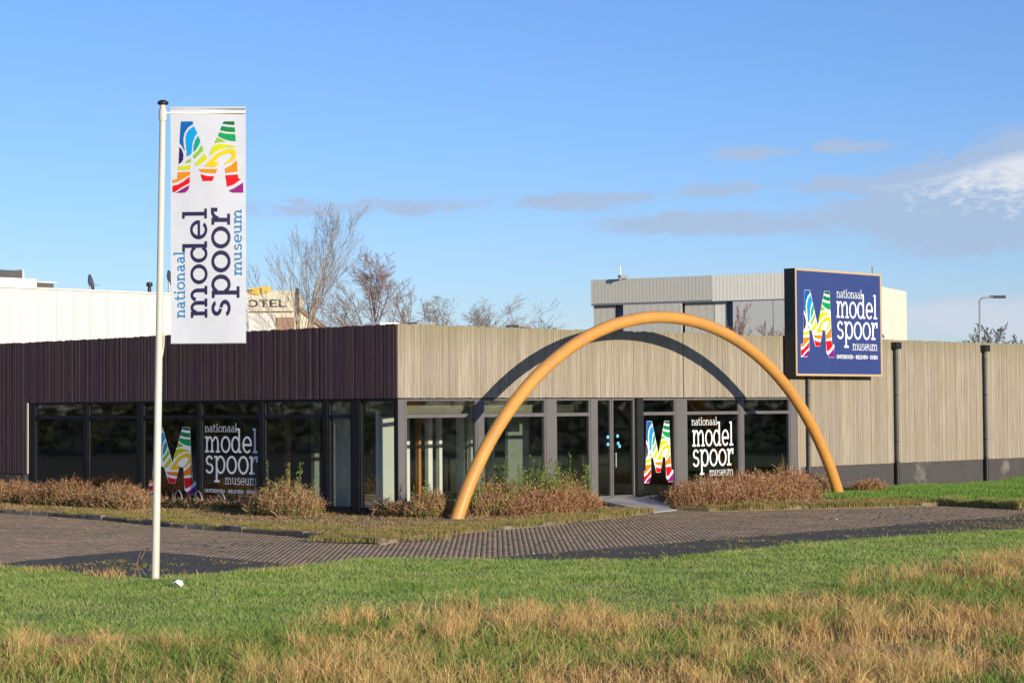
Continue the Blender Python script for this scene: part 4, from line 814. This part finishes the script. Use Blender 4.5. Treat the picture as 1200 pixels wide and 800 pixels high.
wob = np.column_stack([P[:, 0]+(vnoise(P, .5, 5)-.5)*2.6, P[:, 1]+(vnoise(P, .5, 6)-.5)*2.6]); nz = vnoise(P, .7, 3)*.6+vnoise(P, 2.2, 4)*.4
ok = inside(wob, DRY) & (nz > rng.uniform(.22, .62, len(P))) & (rng.uniform(0, 1, len(P)) < leftish); C_, nz = P[ok], nz[ok]; m_ = 95     # tussocks
th = rng.uniform(0, 2*np.pi, (len(C_), m_)); rr = np.abs(rng.normal(0, 1, (len(C_), m_)))*rng.uniform(.05, .15, (len(C_), 1)); off = np.stack([np.cos(th)*rr, np.sin(th)*rr], 2)
Pb = (C_[:, None]+off).reshape(-1, 2); hT = ((.12+.34*nz)*rng.uniform(.45, 1.25, len(C_)))[:, None]*rng.uniform(.35, 1.1, (len(C_), m_)); hT = hT.ravel()
v, f, k = blades(z0(Pb), hT, rng.uniform(.004, .010, len(Pb)), hT*rng.uniform(.05, 1.0, len(Pb)))
tag(mesh_np('dry_grass', v, f, k, 'dry_blade', None, 'stuff'), 'tall straw-coloured tussocks of dry grass in the foreground', 'grass')
P, d, l = field(95000, 17.3, 36, .9); wob = P+(vnoise(P, .5, 55)-.5)[:, None]*5; ok = inside(wob, DRY); P = P[ok]; hh = rng.uniform(.05, .3, len(P))
v, f, k = blades(z0(P), hh, rng.uniform(.004, .008, len(P)), hh*rng.uniform(.1, 1.1, len(P))); tag(mesh_np('dry_grass', v, f, k, 'dry_blade', None, 'stuff'), 'scattered thin dry stalks between the tussocks', 'grass')
P, d, l = field(125000, 17.3, 32, .9); wob = P+(vnoise(P, .6, 8)-.5)[:, None]*2; nz = vnoise(P, .6, 9); ok = inside(wob, DRY) & (nz > .30+.25*rng.uniform(0, 1, len(P))+.18*np.clip(l/d*4, -.6, 1)); P, nz = P[ok], nz[ok]
hh = (.10+.20*nz)*rng.uniform(.5, 1.2, len(P)); v, f, k = blades(z0(P), hh, rng.uniform(.009, .016, len(P)), hh*rng.uniform(.2, .9, len(P)))
tag(mesh_np('green_grass', v, f, k, 'green_blade', None, 'stuff'), 'lush green grass clumps between the dry stalks in the foreground', 'grass')
P, d, l = field(200000, 17.3, 33, .9); wob = P+(vnoise(P, .7, 18)-.5)[:, None]*2.5; nz = vnoise(P, 1.3, 19); ok = inside(wob, DRY) & (nz > .47); P, nz = P[ok], nz[ok]
hh = rng.uniform(.02, .14, len(P)); v, f, k = blades(z0(P, .03), hh, rng.uniform(.006, .012, len(P)), rng.uniform(.1, .32, len(P))); tag(mesh_np('dead_litter', v, f, k, 'litter_blade', None, 'stuff'), 'flattened brown dead stalks lying among the dry grass', 'grass')
# sparse stalks along the road edge of the lawn
def edge_grass(path, n_, wdt, h0, h1, material, name, label, inward=1, w=(.008, .014), jag=.15):
    A = np.array(path, float); seg = np.linalg.norm(np.diff(A, axis=0), axis=1); cum = np.concatenate([[0], np.cumsum(seg)]); s = rng.uniform(0, cum[-1], n_); i = np.clip(np.searchsorted(cum, s, side='right')-1, 0, len(A)-2)
    f_ = (s-cum[i])/seg[i]; q = A[i]*(1-f_)[:, None]+A[i+1]*f_[:, None]; dd = np.diff(A, axis=0)/seg[:, None]; nn = np.stack([-dd[i, 1], dd[i, 0]], 1)*inward
    q = q+nn*((rng.uniform(0, 1, n_)**1.2*1.1-.06)*wdt*(.55+.9*vnoise(q, .9, 21)))[:, None]; nz = vnoise(q, 1.7, 12)
    ok = nz > rng.uniform(.1, .7, n_); q, nz = q[ok], nz[ok]; hh = (h0+(h1-h0)*nz)*rng.uniform(.5, 1.3, len(q))
    v, f, k = blades(np.column_stack([q, np.full(len(q), -.12)]), hh+.05, rng.uniform(*w, len(q)), hh*rng.uniform(.1, 1.0, len(q))); tag(mesh_np(name, v, f, k, material, None, 'stuff'), label, 'grass')
edge_grass([(x+.16, y) for x, y in KERB_L[2:]], 24000, 1.4, .02, .12, 'edge_blade', 'bed_grass', 'dry and green grass along the kerb of the left bed', -1*-1)
edge_grass(EDGE_A, 22000, 1.5, .02, .10, 'edge_blade', 'bed_grass', 'dry and mossy grass along the edging before the arch', 1)
edge_grass(EDGE_R[1:6], 18000, 1.4, .03, .15, 'edge_blade', 'bed_grass', 'dry grass along the brick edge before the red-brown hedge', 1)
edge_grass([(13.6, -8.6)]+EDGE_R[6:8]+[(34, -10.6)], 26000, 1.5, .05, .24, 'fringe_blade', 'verge_edge_grass', 'tan grass fringe of the verge at the right road edge', 1)
edge_grass([(13.95, -6.5), (13.22, -9.5)], 9000, .5, .06, .2, 'fringe_blade', 'verge_edge_grass', 'tan grass at the end of the brick paving on the right', 1)
edge_grass([(13.2, -9.4), (14.4, -10.62), (32, -10.78)], 22000, .35, .05, .2, 'fringe_blade', 'verge_edge_grass', 'tan grass hanging over the road edge at the far right', 1)
edge_grass(LAWN_EDGE[2:8], 1500, .5, .05, .22, 'dry_blade', 'fringe_grass', 'dry grass fringe at the lawn edge around the flagpole', -1)
edge_grass(LAWN_EDGE[8:], 9000, .7, .05, .18, 'lawn_blade', 'fringe_grass', 'ragged grass fringe at the lawn edge along the asphalt', -1)
P = np.column_stack([rng.uniform(11, 36, 230000), rng.uniform(-11, -.1, 230000)]); ok = inside(P, VERGE) & (P[:, 0]+P[:, 1]*.45 > 12.6); P = P[ok]; nz = vnoise(P, .8, 31)
hh = (.05+.14*nz)*rng.uniform(.6, 1.3, len(P)); v, f, k = blades(z0(P, -.07), hh, rng.uniform(.014, .024, len(P)), hh*rng.uniform(.1, .8, len(P)), False)
tag(mesh_np('verge_grass', v, f, k, 'verge_blade', None, 'stuff'), 'bright green grass verge below the dark plinth at the right', 'grass')
P = np.column_stack([rng.uniform(-6.5, 7, 60000), rng.uniform(-6.4, 17, 60000)]); ok = inside(P, BED) & (vnoise(P, 1.1, 41) > rng.uniform(.1, .6, len(P))); P = P[ok]; hh = rng.uniform(.02, .11, len(P))
v, f, k = blades(z0(P, -.08), hh, rng.uniform(.01, .02, len(P)), hh*rng.uniform(.2, 1, len(P)), False); tag(mesh_np('bed_grass', v, f, k, 'edge_blade', None, 'stuff'), 'sparse low weeds over the soil of the beds', 'grass')
P = np.column_stack([rng.uniform(-6.5, 14, 110000), rng.uniform(-6.6, 17, 110000)]); ok = (inside(P, BED) | inside(P, VERGE)) & (vnoise(P, 1.4, 43) > rng.uniform(.2, .7, len(P))); P = P[ok]
v, f, k = blades(z0(P, -.06), rng.uniform(.0, .05, len(P)), rng.uniform(.01, .022, len(P)), rng.uniform(.05, .16, len(P))); tag(mesh_np('dead_litter', v, f, k, 'litter_blade', None, 'stuff'), 'brown dead leaves and stalks lying on the planting beds', 'grass')
P = np.concatenate([np.column_stack([rng.uniform(-12, 14, 30000), rng.uniform(-15.5, -11, 30000)]), np.column_stack([rng.uniform(-17, -10.6, 16000), rng.uniform(-11.5, -4.3, 16000)])])
ok = ~inside(P, LAWN) & (vnoise(P, 1.2, 51)*.6+vnoise(P, 4.0, 52)*.4 > rng.uniform(.45, .8, len(P))) & ((P[:, 1] < -11.1) | ((P[:, 0] < -11.2) & (P[:, 1] < -5.6+.2*(P[:, 0]+11)))); P = P[ok]
hh = rng.uniform(.01, .045, len(P)); v, f, k = blades(z0(P, -.146), hh, rng.uniform(.012, .03, len(P)), hh*rng.uniform(.5, 2, len(P)), False); tag(mesh_np('moss', v, f, k, 'edge_blade', None, 'stuff'), 'moss and weeds growing in patches on the old asphalt', 'moss')
